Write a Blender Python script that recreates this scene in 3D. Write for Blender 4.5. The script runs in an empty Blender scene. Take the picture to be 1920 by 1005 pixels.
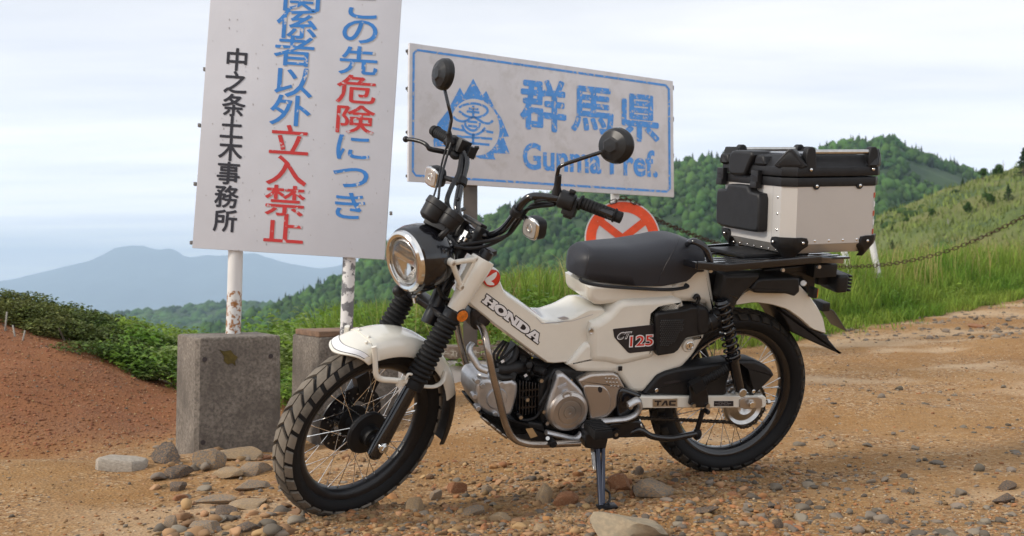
import bpy, bmesh, math, random
import numpy as np
from mathutils import Vector, Matrix
random.seed(7); RNG = np.random.default_rng(11)
SC = bpy.context.scene; COL = SC.collection
PI = math.pi
# ------------------------------------------------------------------ camera, sky, sun, exposure
CX, CY, F = 960.0, 502.5, 1994.59
PITCH = math.radians(0.5); CAMZ = 0.66
cam = bpy.data.cameras.new('camera'); camo = bpy.data.objects.new('camera', cam); COL.objects.link(camo)
cam.sensor_width = 36; cam.lens = F / 1920 * 36; cam.clip_start = 0.05; cam.clip_end = 60000
camo.location = (0, 0, CAMZ); camo.rotation_euler = (PI / 2 + PITCH, 0, 0)
cam.dof.use_dof = True; cam.dof.focus_distance = 3.35; cam.dof.aperture_fstop = 6.3
SC.camera = camo
SC.view_settings.view_transform = 'Standard'; SC.view_settings.look = 'None'
SC.view_settings.exposure = 0.06; SC.view_settings.gamma = 1.0; SC.view_settings.use_curve_mapping = False
SC.cycles.use_denoising = True; SC.cycles.max_bounces = 6; SC.cycles.volume_bounces = 2; SC.cycles.transparent_max_bounces = 12
HAZE = 1.45e-4
SUN_EL, SUN_AZ = math.radians(32), math.radians(-110)      # azimuth from +Y towards +X
world = bpy.data.worlds.new('World'); SC.world = world; world.use_nodes = True
nt = world.node_tree; nt.nodes.clear()
def wn(t, **k):
    n = nt.nodes.new(t)
    for a, b in k.items(): setattr(n, a, b)
    return n
sky = wn('ShaderNodeTexSky', sky_type='NISHITA'); sky.sun_disc = False
sky.sun_elevation = SUN_EL; sky.sun_rotation = SUN_AZ; sky.altitude = 2000
skm = wn('ShaderNodeVectorMath', operation='SCALE'); skm.inputs['Scale'].default_value = 0.10
nt.links.new(sky.outputs[0], skm.inputs[0])
tc = wn('ShaderNodeTexCoord'); sep = wn('ShaderNodeSeparateXYZ'); nt.links.new(tc.outputs['Generated'], sep.inputs[0])
# flat cloud layer: project the view direction on a high plane so streaks flatten towards the horizon
zc = wn('ShaderNodeMath', operation='ADD'); zc.inputs[1].default_value = 0.07; nt.links.new(sep.outputs[2], zc.inputs[0])
zm = wn('ShaderNodeMath', operation='MAXIMUM'); zm.inputs[1].default_value = 0.03; nt.links.new(zc.outputs[0], zm.inputs[0])
dx = wn('ShaderNodeMath', operation='DIVIDE'); dy = wn('ShaderNodeMath', operation='DIVIDE')
nt.links.new(sep.outputs[0], dx.inputs[0]); nt.links.new(zm.outputs[0], dx.inputs[1])
nt.links.new(sep.outputs[1], dy.inputs[0]); nt.links.new(zm.outputs[0], dy.inputs[1])
cmb = wn('ShaderNodeCombineXYZ'); nt.links.new(dx.outputs[0], cmb.inputs[0]); nt.links.new(dy.outputs[0], cmb.inputs[1])
mp = wn('ShaderNodeMapping'); mp.inputs['Scale'].default_value = (0.42, 1.1, 1); mp.inputs['Rotation'].default_value = (0, 0, 0.15)
nt.links.new(cmb.outputs[0], mp.inputs[0])
nz = wn('ShaderNodeTexNoise'); nz.inputs['Scale'].default_value = 0.9; nz.inputs['Detail'].default_value = 7; nz.inputs['Roughness'].default_value = 0.55; nz.inputs['Distortion'].default_value = 0.4
nt.links.new(mp.outputs[0], nz.inputs['Vector'])
cr_ = wn('ShaderNodeValToRGB'); cr_.color_ramp.elements[0].position = 0.33; cr_.color_ramp.elements[0].color = (0.80, 0.80, 0.80, 1)
cr_.color_ramp.elements[1].position = 0.58; cr_.color_ramp.elements[1].color = (0.97, 0.97, 0.97, 1)
nt.links.new(nz.outputs[0], cr_.inputs[0])
nz2 = wn('ShaderNodeTexNoise'); nz2.inputs['Scale'].default_value = 0.5; nz2.inputs['Detail'].default_value = 5
nt.links.new(mp.outputs[0], nz2.inputs['Vector'])
cr2 = wn('ShaderNodeValToRGB'); cr2.color_ramp.elements[0].position = 0.35; cr2.color_ramp.elements[0].color = (0.70, 0.73, 0.80, 1)
cr2.color_ramp.elements[1].position = 0.65; cr2.color_ramp.elements[1].color = (1.0, 0.99, 0.985, 1)
nt.links.new(nz2.outputs[0], cr2.inputs[0])
mx = wn('ShaderNodeMixRGB'); nt.links.new(cr_.outputs[0], mx.inputs[0]); nt.links.new(skm.outputs[0], mx.inputs[1]); nt.links.new(cr2.outputs[0], mx.inputs[2])
hzr = wn('ShaderNodeMapRange'); hzr.inputs[1].default_value = 0.0; hzr.inputs[2].default_value = .28; hzr.inputs[3].default_value = 1.34; hzr.inputs[4].default_value = .96; nt.links.new(sep.outputs[2], hzr.inputs[0])
hsc = wn('ShaderNodeVectorMath', operation='SCALE'); nt.links.new(mx.outputs[0], hsc.inputs[0]); nt.links.new(hzr.outputs[0], hsc.inputs['Scale'])
bg = wn('ShaderNodeBackground'); nt.links.new(hsc.outputs[0], bg.inputs[0]); bg.inputs[1].default_value = 1.14
wo = wn('ShaderNodeOutputWorld'); nt.links.new(bg.outputs[0], wo.inputs[0])
sl = bpy.data.lights.new('sun', 'SUN'); sl.energy = 2.9; sl.angle = math.radians(11); sl.color = (1.0, 0.91, 0.79)
so = bpy.data.objects.new('sun', sl); COL.objects.link(so)
sd = Vector((math.sin(SUN_AZ) * math.cos(SUN_EL), math.cos(SUN_AZ) * math.cos(SUN_EL), math.sin(SUN_EL)))
so.rotation_euler = sd.to_track_quat('Z', 'Y').to_euler()

# ------------------------------------------------------------------ coordinate helpers
cp, sp_ = math.cos(PITCH), math.sin(PITCH)
RCW = np.array([[1, 0, 0], [0, sp_, cp], [0, -cp, sp_]], float)      # camera (right, down, forward) -> world
CAMP = np.array([0, 0, CAMZ])
def ray(u, v): return RCW @ np.array([(u - CX) / F, (v - CY) / F, 1.0])
def at(u, v, Y):
    d = ray(u, v); return CAMP + d * (Y / d[1])
def rotv(w):
    th = np.linalg.norm(w) + 1e-12; k = np.asarray(w) / th
    K = np.array([[0, -k[2], k[1]], [k[2], 0, -k[0]], [-k[1], k[0], 0]])
    return np.eye(3) + math.sin(th) * K + (1 - math.cos(th)) * K @ K
# pose of the leaning motorcycle (x forward, y to its left, z up, origin under the rear axle)
BR = rotv([0.3502990848761823, 2.269806707484747, -1.7685330119265719])
BT = np.array([0.7135009913158916, 0.6924985659836908, 3.639506598364326])
STEER = 0.4528711831053208
ax_ = np.array([-math.sin(math.radians(27)), 0, math.cos(math.radians(27))]); S0 = np.array([1.335, 0, 0])
QS = rotv(ax_ * STEER)
BC = -BR.T @ BT
def P(u, v, y):
    D = BR.T @ np.array([(u - CX) / F, (v - CY) / F, 1.0]); return BC + (y - BC[1]) / D[1] * D
def Pz(u, v, z):
    D = BR.T @ np.array([(u - CX) / F, (v - CY) / F, 1.0]); return BC + (z - BC[2]) / D[2] * D
def Px(u, v, x):
    D = BR.T @ np.array([(u - CX) / F, (v - CY) / F, 1.0]); return BC + (x - BC[0]) / D[0] * D
def S(u, v, y):
    D = QS.T @ (BR.T @ np.array([(u - CX) / F, (v - CY) / F, 1.0])); C2 = QS.T @ (BC - S0) + S0
    return C2 + (y - C2[1]) / D[1] * D
def steerpt(p): return QS @ (np.asarray(p, float) - S0) + S0
BW = np.eye(4); BW[:3, :3] = RCW @ BR; BW[:3, 3] = RCW @ BT + CAMP
BIKE = Matrix(BW.tolist())
def bikew(p): return BW[:3, :3] @ np.asarray(p, float) + BW[:3, 3]
# ------------------------------------------------------------------ mesh builder
def nrm(v):
    v = np.asarray(v, float); return v / (np.linalg.norm(v) + 1e-12)
def cr(pts, k=6):
    """Catmull-Rom through points (any dimension)"""
    p = [np.asarray(q, float) for q in pts]; p = [2 * p[0] - p[1]] + p + [2 * p[-1] - p[-2]]; out = []
    for i in range(1, len(p) - 2):
        for j in range(k):
            t = j / k
            out.append(0.5 * ((2 * p[i]) + (-p[i - 1] + p[i + 1]) * t + (2 * p[i - 1] - 5 * p[i] + 4 * p[i + 1] - p[i + 2]) * t * t + (-p[i - 1] + 3 * p[i] - 3 * p[i + 1] + p[i + 2]) * t ** 3))
    out.append(p[-2]); return out
def rnd_poly(pts, f=0.25, it=1):
    """corner cutting on a closed 2D outline, short cuts only"""
    for _ in range(it):
        o = []; n = len(pts)
        for i in range(n):
            a, b, c = (np.asarray(pts[(i + k) % n], float) for k in (-1, 0, 1))
            o.append(b + (a - b) * f); o.append(b + (c - b) * f)
        pts = o
    return pts
class MB:
    def __init__(s): s.v = []; s.f = []
    def add(s, vs, fs):
        n = len(s.v); s.v += [tuple(map(float, q)) for q in vs]; s.f += [tuple(i + n for i in f) for f in fs]; return s
    def box(s, c, size, R=None):
        c = np.asarray(c, float); h = np.asarray(size, float) / 2; R = np.eye(3) if R is None else np.asarray(R)
        vs = [c + R @ (np.array([x, y, z]) * h) for x in (-1, 1) for y in (-1, 1) for z in (-1, 1)]
        return s.add(vs, [(0, 1, 3, 2), (4, 6, 7, 5), (0, 4, 5, 1), (2, 3, 7, 6), (0, 2, 6, 4), (1, 5, 7, 3)])
    def frame(s, d):
        d = nrm(d); a = np.array([0, 0, 1.0]) if abs(d[2]) < .9 else np.array([0, 1.0, 0]); x = nrm(np.cross(a, d)); return x, np.cross(d, x), d
    def lathe(s, prof, o, axis, n=32, closed=False):
        """prof: (along axis, radius) pairs"""
        x, y, d = s.frame(axis); o = np.asarray(o, float); vs = []; fs = []; m = len(prof)
        for i in range(n):
            a = 2 * PI * i / n; r = x * math.cos(a) + y * math.sin(a)
            vs += [o + d * h + r * q for h, q in prof]
        for i in range(n):
            j = (i + 1) % n
            for k in range(m if closed else m - 1):
                l = (k + 1) % m; fs.append((i * m + k, j * m + k, j * m + l, i * m + l))
        return s.add(vs, fs)
    def cyl(s, p0, p1, r0, r1=None, n=16, bev=0.0):
        p0 = np.asarray(p0, float); p1 = np.asarray(p1, float); L = np.linalg.norm(p1 - p0); r1 = r0 if r1 is None else r1
        b = min(bev, L * .4, r0 * .5, r1 * .5) if bev else 0
        pr = [(0, 1e-4), (0, r0 - b)] + ([(b, r0)] if b else []) + ([(L - b, r1)] if b else []) + [(L, r1 - b), (L, 1e-4)]
        return s.lathe(pr, p0, p1 - p0, n)
    def tube(s, pts, r, n=10, cap=True, flat=1.0):
        pts = [np.asarray(p, float) for p in pts]; m = len(pts); rr = r if isinstance(r, (list, tuple, np.ndarray)) else [r] * m
        x = None; vs = []; fs = []
        for i in range(m):
            d = nrm(pts[min(i + 1, m - 1)] - pts[max(i - 1, 0)])
            if x is None: x, y, _ = s.frame(d)
            else: x = nrm(x - d * (x @ d))
            y = np.cross(d, x)
            for k in range(n):
                a = 2 * PI * k / n; vs.append(pts[i] + (x * math.cos(a) * flat + y * math.sin(a)) * rr[i])
        for i in range(m - 1):
            for k in range(n):
                l = (k + 1) % n; fs.append((i * n + k, i * n + l, i * n + n + l, i * n + n + k))
        if cap: fs += [tuple(range(n))[::-1], tuple((m - 1) * n + k for k in range(n))]
        return s.add(vs, fs)
    def ell(s, c, rad, R=None, nu=20, nv=12):
        c = np.asarray(c, float); R = np.eye(3) if R is None else R; vs = []; fs = []
        for j in range(nv + 1):
            b = PI * j / nv - PI / 2
            for i in range(nu):
                a = 2 * PI * i / nu
                vs.append(c + R @ (np.array([math.cos(a) * math.cos(b), math.sin(a) * math.cos(b), math.sin(b)]) * rad))
        for j in range(nv):
            for i in range(nu):
                k = (i + 1) % nu; fs.append((j * nu + i, j * nu + k, j * nu + nu + k, j * nu + nu + i))
        return s.add(vs, fs)
    def slab(s, ol, y0, y1, r=0.0, segs=3, both=False, to3=None, ry=None):
        """closed outline [(a,b)] extruded between planes y0 (inner) and y1 (outer) with a rounded outer rim (and inner if both)"""
        ol = np.array([(q[0], q[-1]) for q in ol], float); n = len(ol)
        area = 0.5 * np.sum(ol[:, 0] * np.roll(ol[:, 1], -1) - np.roll(ol[:, 0], -1) * ol[:, 1])
        if area < 0: ol = ol[::-1]
        e = np.roll(ol, -1, 0) - ol; e /= (np.linalg.norm(e, axis=1)[:, None] + 1e-12)
        nn = np.c_[-e[:, 1], e[:, 0]]; m = nn + np.roll(nn, 1, 0); L = np.linalg.norm(m, axis=1)[:, None]; m = m / (L + 1e-9); cosv = np.maximum((m * nn).sum(1), .5)[:, None]; m = m / cosv
        to3 = to3 or (lambda a, b, y: (a, y, b)); sg = 1 if y1 > y0 else -1; ry = r if ry is None else ry
        rings = []
        if both and r:
            for k in range(segs, 0, -1):
                a = k / segs * PI / 2; rings.append((r * (1 - math.cos(a)), y0 + sg * ry * (1 - math.sin(a))))
            rings.append((0, y0 + sg * ry))
        else: rings.append((0, y0))
        if r:
            for k in range(0, segs + 1):
                a = k / segs * PI / 2; rings.append((r * (1 - math.cos(a)), y1 - sg * ry * (1 - math.sin(a))))
        else: rings.append((0, y1))
        vs = []; fs = []
        for ins, y in rings:
            q = ol + m * ins; vs += [to3(a, b, y) for a, b in q]
        for k in range(len(rings) - 1):
            for i in range(n):
                j = (i + 1) % n; fs.append((k * n + i, k * n + j, k * n + n + j, k * n + n + i))
        fs += [tuple(range(n))[::-1], tuple((len(rings) - 1) * n + i for i in range(n))]
        return s.add(vs, fs)
    def grid(s, rows, closed_u=False):
        nr = len(rows); nc = len(rows[0]); vs = [q for r in rows for q in r]; fs = []
        for i in range(nr - 1):
            for j in range(nc if closed_u else nc - 1):
                k = (j + 1) % nc; fs.append((i * nc + j, i * nc + k, (i + 1) * nc + k, (i + 1) * nc + j))
        return s.add(vs, fs)
    def mirror(s):
        n = len(s.v); s.f += [tuple(i + n for i in f[::-1]) for f in s.f]; s.v += [(a, -b, c) for a, b, c in s.v]; return s
    def steer(s): s.v = [tuple(steerpt(q)) for q in s.v]; return s
    def xf(s, fn): s.v = [tuple(fn(np.array(q))) for q in s.v]; return s
    def mesh(s, name, mat=None, smooth=40, bev=0, bseg=2):
        me = bpy.data.meshes.new(name); me.from_pydata(s.v, [], s.f)
        bm = bmesh.new(); bm.from_mesh(me)
        bmesh.ops.recalc_face_normals(bm, faces=bm.faces)
        if bev:
            es = [e for e in bm.edges if len(e.link_faces) == 2 and e.calc_face_angle(0) > .5]
            bmesh.ops.bevel(bm, geom=es, offset=bev, segments=bseg, profile=.6, affect='EDGES', clamp_overlap=True)
        bm.to_mesh(me); bm.free()
        if mat: me.materials.append(mat)
        if smooth:
            me.shade_smooth(); me.set_sharp_from_angle(angle=math.radians(smooth))
            for p in me.polygons:
                if p.loop_total > 6: p.use_smooth = False
        return me
    def build(s, name, mat, parent=None, smooth=40, bev=0, bseg=2, **k):
        return link(s.mesh(name, mat, smooth, bev, bseg), name, parent, **k)
def isl(mb, name, mt, parent, smooth=40, steer=False, **k):
    """each connected piece of the builder becomes an object of its own"""
    if steer: mb.steer()
    n = len(mb.v); r = list(range(n))
    def fd(i):
        while r[i] != i: r[i] = r[r[i]]; i = r[i]
        return i
    for f in mb.f:
        for j in f[1:]: r[fd(j)] = fd(f[0])
    gs = {}
    for f in mb.f: gs.setdefault(fd(f[0]), []).append(f)
    for fs in gs.values():
        ids = sorted({i for f in fs for i in f}); mp_ = {i: q for q, i in enumerate(ids)}
        q = MB(); q.v = [mb.v[i] for i in ids]; q.f = [tuple(mp_[i] for i in f) for f in fs]; q.build(name, mt, parent, smooth=smooth, **k)
def link(me, name, parent=None, label=None, cat=None, group=None, kind=None, M=None):
    o = bpy.data.objects.new(name, me); COL.objects.link(o)
    if parent is not None: o.parent = parent
    if M is not None: o.matrix_world = M
    tag(o, label, cat, group, kind); return o
def tag(o, label=None, cat=None, group=None, kind=None):
    for k, v in (('label', label), ('category', cat), ('group', group), ('kind', kind)):
        if v: o[k] = v
    return o
def empty(name, M=None, **k):
    o = bpy.data.objects.new(name, None); COL.objects.link(o); o.empty_display_size = .1
    if M is not None: o.matrix_world = M
    return tag(o, **k)
def npmesh(name, verts, faces, mat, smooth=False):
    """fast mesh from arrays; faces all the same size"""
    verts = np.asarray(verts, np.float32); faces = np.asarray(faces, np.int32); k = faces.shape[1]
    me = bpy.data.meshes.new(name); me.vertices.add(len(verts)); me.vertices.foreach_set('co', verts.ravel())
    me.loops.add(faces.size); me.loops.foreach_set('vertex_index', faces.ravel())
    me.polygons.add(len(faces)); me.polygons.foreach_set('loop_start', np.arange(0, faces.size, k, dtype=np.int32))
    me.update(calc_edges=True); me.validate()
    if mat: me.materials.append(mat)
    if smooth: me.shade_smooth()
    return me
# ------------------------------------------------------------------ materials
MATS = {}
def mat(name, col, rough=.5, metal=0, spec=.5, coat=0, bump=0, bscale=60, var=0, vscale=8, col2=None, trans=0, ior=1.45, emit=None, patch=None, pscale=5, pth=(.5, .6), sub=0, detail=6, bdist=.01, space='Object', randv=0):
    m = bpy.data.materials.new(name); m.use_nodes = True; t = m.node_tree; b = t.nodes['Principled BSDF']
    col = tuple(col) + (1,); b.inputs['Base Color'].default_value = col; b.inputs['Roughness'].default_value = rough; b.inputs['Metallic'].default_value = metal
    b.inputs['Specular IOR Level'].default_value = spec; b.inputs['Coat Weight'].default_value = coat; b.inputs['Coat Roughness'].default_value = .08
    b.inputs['Transmission Weight'].default_value = trans; b.inputs['IOR'].default_value = ior
    if sub: b.inputs['Subsurface Weight'].default_value = sub
    tc = t.nodes.new('ShaderNodeTexCoord'); src = tc.outputs[space]; last = None
    def noise(sc, det=6, ro=.6):
        n = t.nodes.new('ShaderNodeTexNoise'); n.inputs['Scale'].default_value = sc; n.inputs['Detail'].default_value = det; n.inputs['Roughness'].default_value = ro
        t.links.new(src, n.inputs['Vector']); return n
    def ramp(n, a, b_, ca=(0, 0, 0, 1), cb=(1, 1, 1, 1)):
        r = t.nodes.new('ShaderNodeValToRGB'); r.color_ramp.elements[0].position = a; r.color_ramp.elements[1].position = b_
        r.color_ramp.elements[0].color = ca; r.color_ramp.elements[1].color = cb; t.links.new(n.outputs[0], r.inputs[0]); return r
    if var or col2:
        c2 = tuple(col2) + (1,) if col2 else tuple(max(0, c * (1 - var)) for c in col[:3]) + (1,)
        c1 = col if col2 else tuple(min(1, c * (1 + var * .6)) for c in col[:3]) + (1,)
        r = ramp(noise(vscale, detail), .35, .65, c1, c2); last = r.outputs[0]
    if patch:
        r = ramp(noise(pscale, 8, .65), pth[0], pth[1]); mx = t.nodes.new('ShaderNodeMixRGB'); t.links.new(r.outputs[0], mx.inputs[0])
        if last: t.links.new(last, mx.inputs[1])
        else: mx.inputs[1].default_value = col
        mx.inputs[2].default_value = tuple(patch) + (1,); last = mx.outputs[0]
    if randv:
        oi = t.nodes.new('ShaderNodeNewGeometry'); hs = t.nodes.new('ShaderNodeHueSaturation')
        mr = t.nodes.new('ShaderNodeMapRange'); mr.inputs[3].default_value = 1 - randv; mr.inputs[4].default_value = 1 + randv
        t.links.new(oi.outputs['Random Per Island'], mr.inputs[0]); t.links.new(mr.outputs[0], hs.inputs['Value'])
        mr2 = t.nodes.new('ShaderNodeMapRange'); mr2.inputs[3].default_value = .5 - randv * .02; mr2.inputs[4].default_value = .5 + randv * .03
        mu = t.nodes.new('ShaderNodeMath'); mu.operation = 'MULTIPLY'; mu.inputs[1].default_value = 7.31; fr = t.nodes.new('ShaderNodeMath'); fr.operation = 'FRACT'
        t.links.new(oi.outputs['Random Per Island'], mu.inputs[0]); t.links.new(mu.outputs[0], fr.inputs[0]); t.links.new(fr.outputs[0], mr2.inputs[0]); t.links.new(mr2.outputs[0], hs.inputs['Hue'])
        if last: t.links.new(last, hs.inputs['Color'])
        else: hs.inputs['Color'].default_value = col
        last = hs.outputs[0]
    if last: t.links.new(last, b.inputs['Base Color'])
    if bump:
        n = noise(bscale, 8, .65); bp = t.nodes.new('ShaderNodeBump'); bp.inputs['Strength'].default_value = bump; bp.inputs['Distance'].default_value = bdist
        t.links.new(n.outputs[0], bp.inputs['Height']); t.links.new(bp.outputs[0], b.inputs['Normal'])
    if emit: b.inputs['Emission Color'].default_value = tuple(emit[:3]) + (1,); b.inputs['Emission Strength'].default_value = emit[3]
    MATS[name] = m; return m
def leafmat(name, col, rough=.55, tr=.42, **k):
    m = mat(name, col, rough, spec=.3, **k); t = m.node_tree; b = t.nodes['Principled BSDF']; o = [n for n in t.nodes if n.type == 'OUTPUT_MATERIAL'][0]
    tl = t.nodes.new('ShaderNodeBsdfTranslucent'); mx = t.nodes.new('ShaderNodeMixShader'); mx.inputs[0].default_value = tr
    if b.inputs['Base Color'].is_linked: t.links.new(b.inputs['Base Color'].links[0].from_socket, tl.inputs[0])
    else: tl.inputs[0].default_value = tuple(col) + (1,)
    t.links.new(b.outputs[0], mx.inputs[1]); t.links.new(tl.outputs[0], mx.inputs[2]); t.links.new(mx.outputs[0], o.inputs[0]); return m
CREAM = mat('cream paint', (.76, .735, .66), .22, coat=.8, var=.04, vscale=9)
BLACKP = mat('black plastic', (.013, .013, .0145), .46, spec=.38, bump=.12, bscale=700, bdist=.002, var=.25, vscale=30)
BLACKG = mat('black gloss', (.007, .007, .009), .15, coat=.5)
BLACKM = mat('black metal', (.010, .010, .012), .30, spec=.5, var=.3, vscale=40)
RUBBER = mat('rubber', (.011, .011, .012), .62, spec=.25, bump=.15, bscale=400, bdist=.002)
TREAD = mat('dusty tread rubber', (.030, .028, .026), .85, spec=.2, patch=(.19, .165, .135), pscale=7, pth=(.30, .56), bump=.2, bscale=300, bdist=.002)
TREADR = mat('rear tread rubber', (.024, .023, .022), .8, spec=.2, patch=(.07, .058, .045), pscale=12, pth=(.45, .7))
SEATM = mat('seat vinyl', (.019, .020, .026), .48, bump=.18, bscale=900, bdist=.0015, spec=.42)
CHROME = mat('chrome', (.75, .74, .72), .12, 1)
STEEL = mat('steel', (.55, .54, .52), .28, 1, var=.12, vscale=60)
ALU = mat('cast aluminium', (.55, .55, .56), .42, .85, bump=.2, bscale=500, bdist=.002, var=.15, vscale=30)
BRONZE = mat('warm aluminium cover', (.47, .43, .395), .34, .85, bump=.08, bscale=600, bdist=.002)
BARM = mat('brown steel tube', (.36, .315, .275), .26, .9, var=.15, vscale=20)
DARKM = mat('dark engine metal', (.02, .02, .021), .5, .4, bump=.4, bscale=120, bdist=.006, var=.4, vscale=40)
GLASS = mat('clear lens', (.95, .95, .95), .03, trans=1, ior=1.3)
REFL = mat('reflector', (.82, .78, .72), .14, 1, bump=.5, bscale=50, bdist=.01)
AMBER = mat('amber lens', (.75, .2, .02), .15, coat=.8, var=.4, vscale=60)
REDL = mat('red lens', (.45, .02, .02), .2, coat=.6)
REDP = mat('red emblem', (.62, .035, .02), .3, coat=.5)
WHITEP = mat('white print', (.78, .78, .80), .4)
BLACKPR = mat('black print', (.02, .018, .022), .4)
BOXALU = mat('top box brushed aluminium', (.56, .54, .515), .42, .35, spec=.4, bump=.03, bscale=90, var=.03, vscale=5)
MIRROR = mat('mirror back', (.014, .014, .015), .36, spec=.4)
LABELG = mat('grey label', (.45, .45, .47), .4, .3)
def textmesh(body, offset=0.0, shear=0.0, res=4):
    c = bpy.data.curves.new('t', 'FONT'); c.body = body; c.offset = offset; c.shear = shear; c.resolution_u = res; c.align_x = 'CENTER'; c.align_y = 'CENTER'; c.fill_mode = 'FRONT'; c.dimensions = '2D'
    o = bpy.data.objects.new('t', c); COL.objects.link(o); bpy.context.view_layer.update()
    me = bpy.data.meshes.new_from_object(o.evaluated_get(bpy.context.evaluated_depsgraph_get())); bpy.data.objects.remove(o)
    v = np.array([q.co[:] for q in me.vertices]); fs = [tuple(p.vertices) for p in me.polygons]; bpy.data.meshes.remove(me)
    return v, fs
def textobj(name, body, place, mt, parent, offset=0, shear=0, box=None, **k):
    """place(a, b) maps the unit box (-.5..5) of the text's own bounds to 3D"""
    v, fs = textmesh(body, 0 if box else offset, shear); lo, hi = v.min(0), v.max(0)
    if box:      # painted stroke weight: staggered copies around the glyph
        n0 = len(v); vv = [v]; ff = list(fs)
        for k_ in range(8):
            q = v + np.array([math.cos(k_ * PI / 4), math.sin(k_ * PI / 4), 0]) * offset; vv.append(q); ff += [tuple(i + n0 * (k_ + 1) for i in f) for f in fs]
        lay = np.repeat(np.arange(9), n0); v = np.concatenate(vv); fs = ff
    if box: s = (v[:, :2] - np.array(box[0])) / np.array(box[1])
    else: s = (v[:, :2] - (lo + hi)[:2] / 2) / (hi - lo)[:2]
    me = bpy.data.meshes.new(name); me.from_pydata([tuple(place(s[i][0], s[i][1], lay[i] * .00005)) if box else tuple(place(s[i][0], s[i][1])) for i in range(len(s))], [], fs); me.materials.append(mt); me.validate()
    return link(me, name, parent, **k)
# ================================================================== TERRAIN
def hsh(ix, iy, s=0):
    n = (ix.astype(np.int64) * 374761393 + iy.astype(np.int64) * 668265263 + s * 974711) & 0x7fffffff
    n = ((n ^ (n >> 13)) * 1274126177) & 0x7fffffff; return ((n ^ (n >> 16)) & 0xffff) / 65535.0
def vnoise(x, y, s=0):
    x = np.asarray(x, float); y = np.asarray(y, float); ix = np.floor(x); iy = np.floor(y); fx = x - ix; fy = y - iy
    fx = fx * fx * (3 - 2 * fx); fy = fy * fy * (3 - 2 * fy)
    a, b, c, d = hsh(ix, iy, s), hsh(ix + 1, iy, s), hsh(ix, iy + 1, s), hsh(ix + 1, iy + 1, s)
    return (a * (1 - fx) + b * fx) * (1 - fy) + (c * (1 - fx) + d * fx) * fy - .5
def fbm(x, y, o=4, s=0, g=.5):
    r = 0; a = 1; f = 1
    for k in range(o): r = r + a * vnoise(x * f + k * 17.3, y * f - k * 9.1, s + k); a *= g; f *= 2.03
    return r
def ss(a, b, x):
    t = np.clip((np.asarray(x, float) - a) / (b - a), 0, 1); return t * t * (3 - 2 * t)
def edge_Y(X):       # far edge of the bare gravel
    return np.interp(X, [-9, -3.8, -2.6, -1.4, 0.1, 2.5, 6, 16], [9.6, 8.2, 7.4, 6.9, 6.5, 8.5, 12.6, 21])
def gh(X, Y, fine=True):
    X = np.asarray(X, float); Y = np.asarray(Y, float)
    h = -.145 + .026 * np.clip(X, -4, 8) + .0348 * np.clip(Y, -2, 14)
    h = h - .20 * ss(3.9, 5.2, Y) * ss(.1, -1.1, X)
    h = h + (.43 * ss(4.55, 7.2, Y) * ss(-1.75, -3.9, X) * ss(10.5, 7.6, Y)) + .10 * ss(4.5, 5.0, Y + .25 * X) * ss(-1.9, -3, X)
    h = h + .05 * ss(-1.6, -3, X) * ss(4.6, 3.0, Y)
    e = Y - edge_Y(X)
    h = h + .10 * ss(-.2, .6, e) * ss(-1, 1, X)
    h = h - .09 * np.clip(e - 1.2, 0, 60) * ss(-1.2, -2.6, X) - .05 * np.clip(e - 1.5, 0, 60) * ss(3, 1, X) - .065 * np.clip(e - 1.2, 0, 60) * ss(.5, 2.5, X)
    if fine:
        near = ss(24, 10, Y)
        h = h + near * (.05 * fbm(X * .8, Y * .8, 3, 5) + .020 * fbm(X * 3.1, Y * 3.1, 3, 9) + .008 * fbm(X * 13, Y * 13, 3, 21))
    # keep the contact patches level with what stands on them
    for (cx, cy, cz, r) in CONT:
        w = np.exp(-((X - cx) ** 2 + (Y - cy) ** 2) / (2 * r * r)); h = h * (1 - w) + cz * w
    return h
rc = bikew((0, 0, 0)); fc_ = bikew(steerpt((1.255 + .0, 0, 0.0)))
# lowest points of the tyres
def low(c, steer_, r, w):
    best = None
    for a in np.linspace(-PI, 0, 181):
        for y in (-w, -w * .6, 0, w * .6, w):
            rr = r - .030 * (abs(y) / w) ** 2 * .94
            q = np.array([c + rr * math.cos(a), y, .288 + rr * math.sin(a)]); q = bikew(steerpt(q) if steer_ else q)
            if best is None or q[2] < best[2]: best = q
    return best
LR, LF = low(0, False, .290, .043), low(1.255, True, .288, .041)
KS = bikew(P(1127, 948, .27))
CONT = [(LR[0], LR[1], LR[2] + .010, .16), (LF[0], LF[1], LF[2] + .010, .16), (KS[0], KS[1], KS[2] - .008, .10)]
print('CONTACT', LR, LF, KS)
def groundat(u, v, y0=1.2, y1=30):
    d = ray(u, v); lo = y0
    ts = np.linspace(y0, y1, 600); z = CAMZ + d[2] / d[1] * ts; x = d[0] / d[1] * ts; g = gh(x, ts); k = np.argmax(z < g)
    t = ts[k] if (z < g).any() else y1
    return np.array([d[0] / d[1] * t, t, float(gh(d[0] / d[1] * t, t))])
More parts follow.
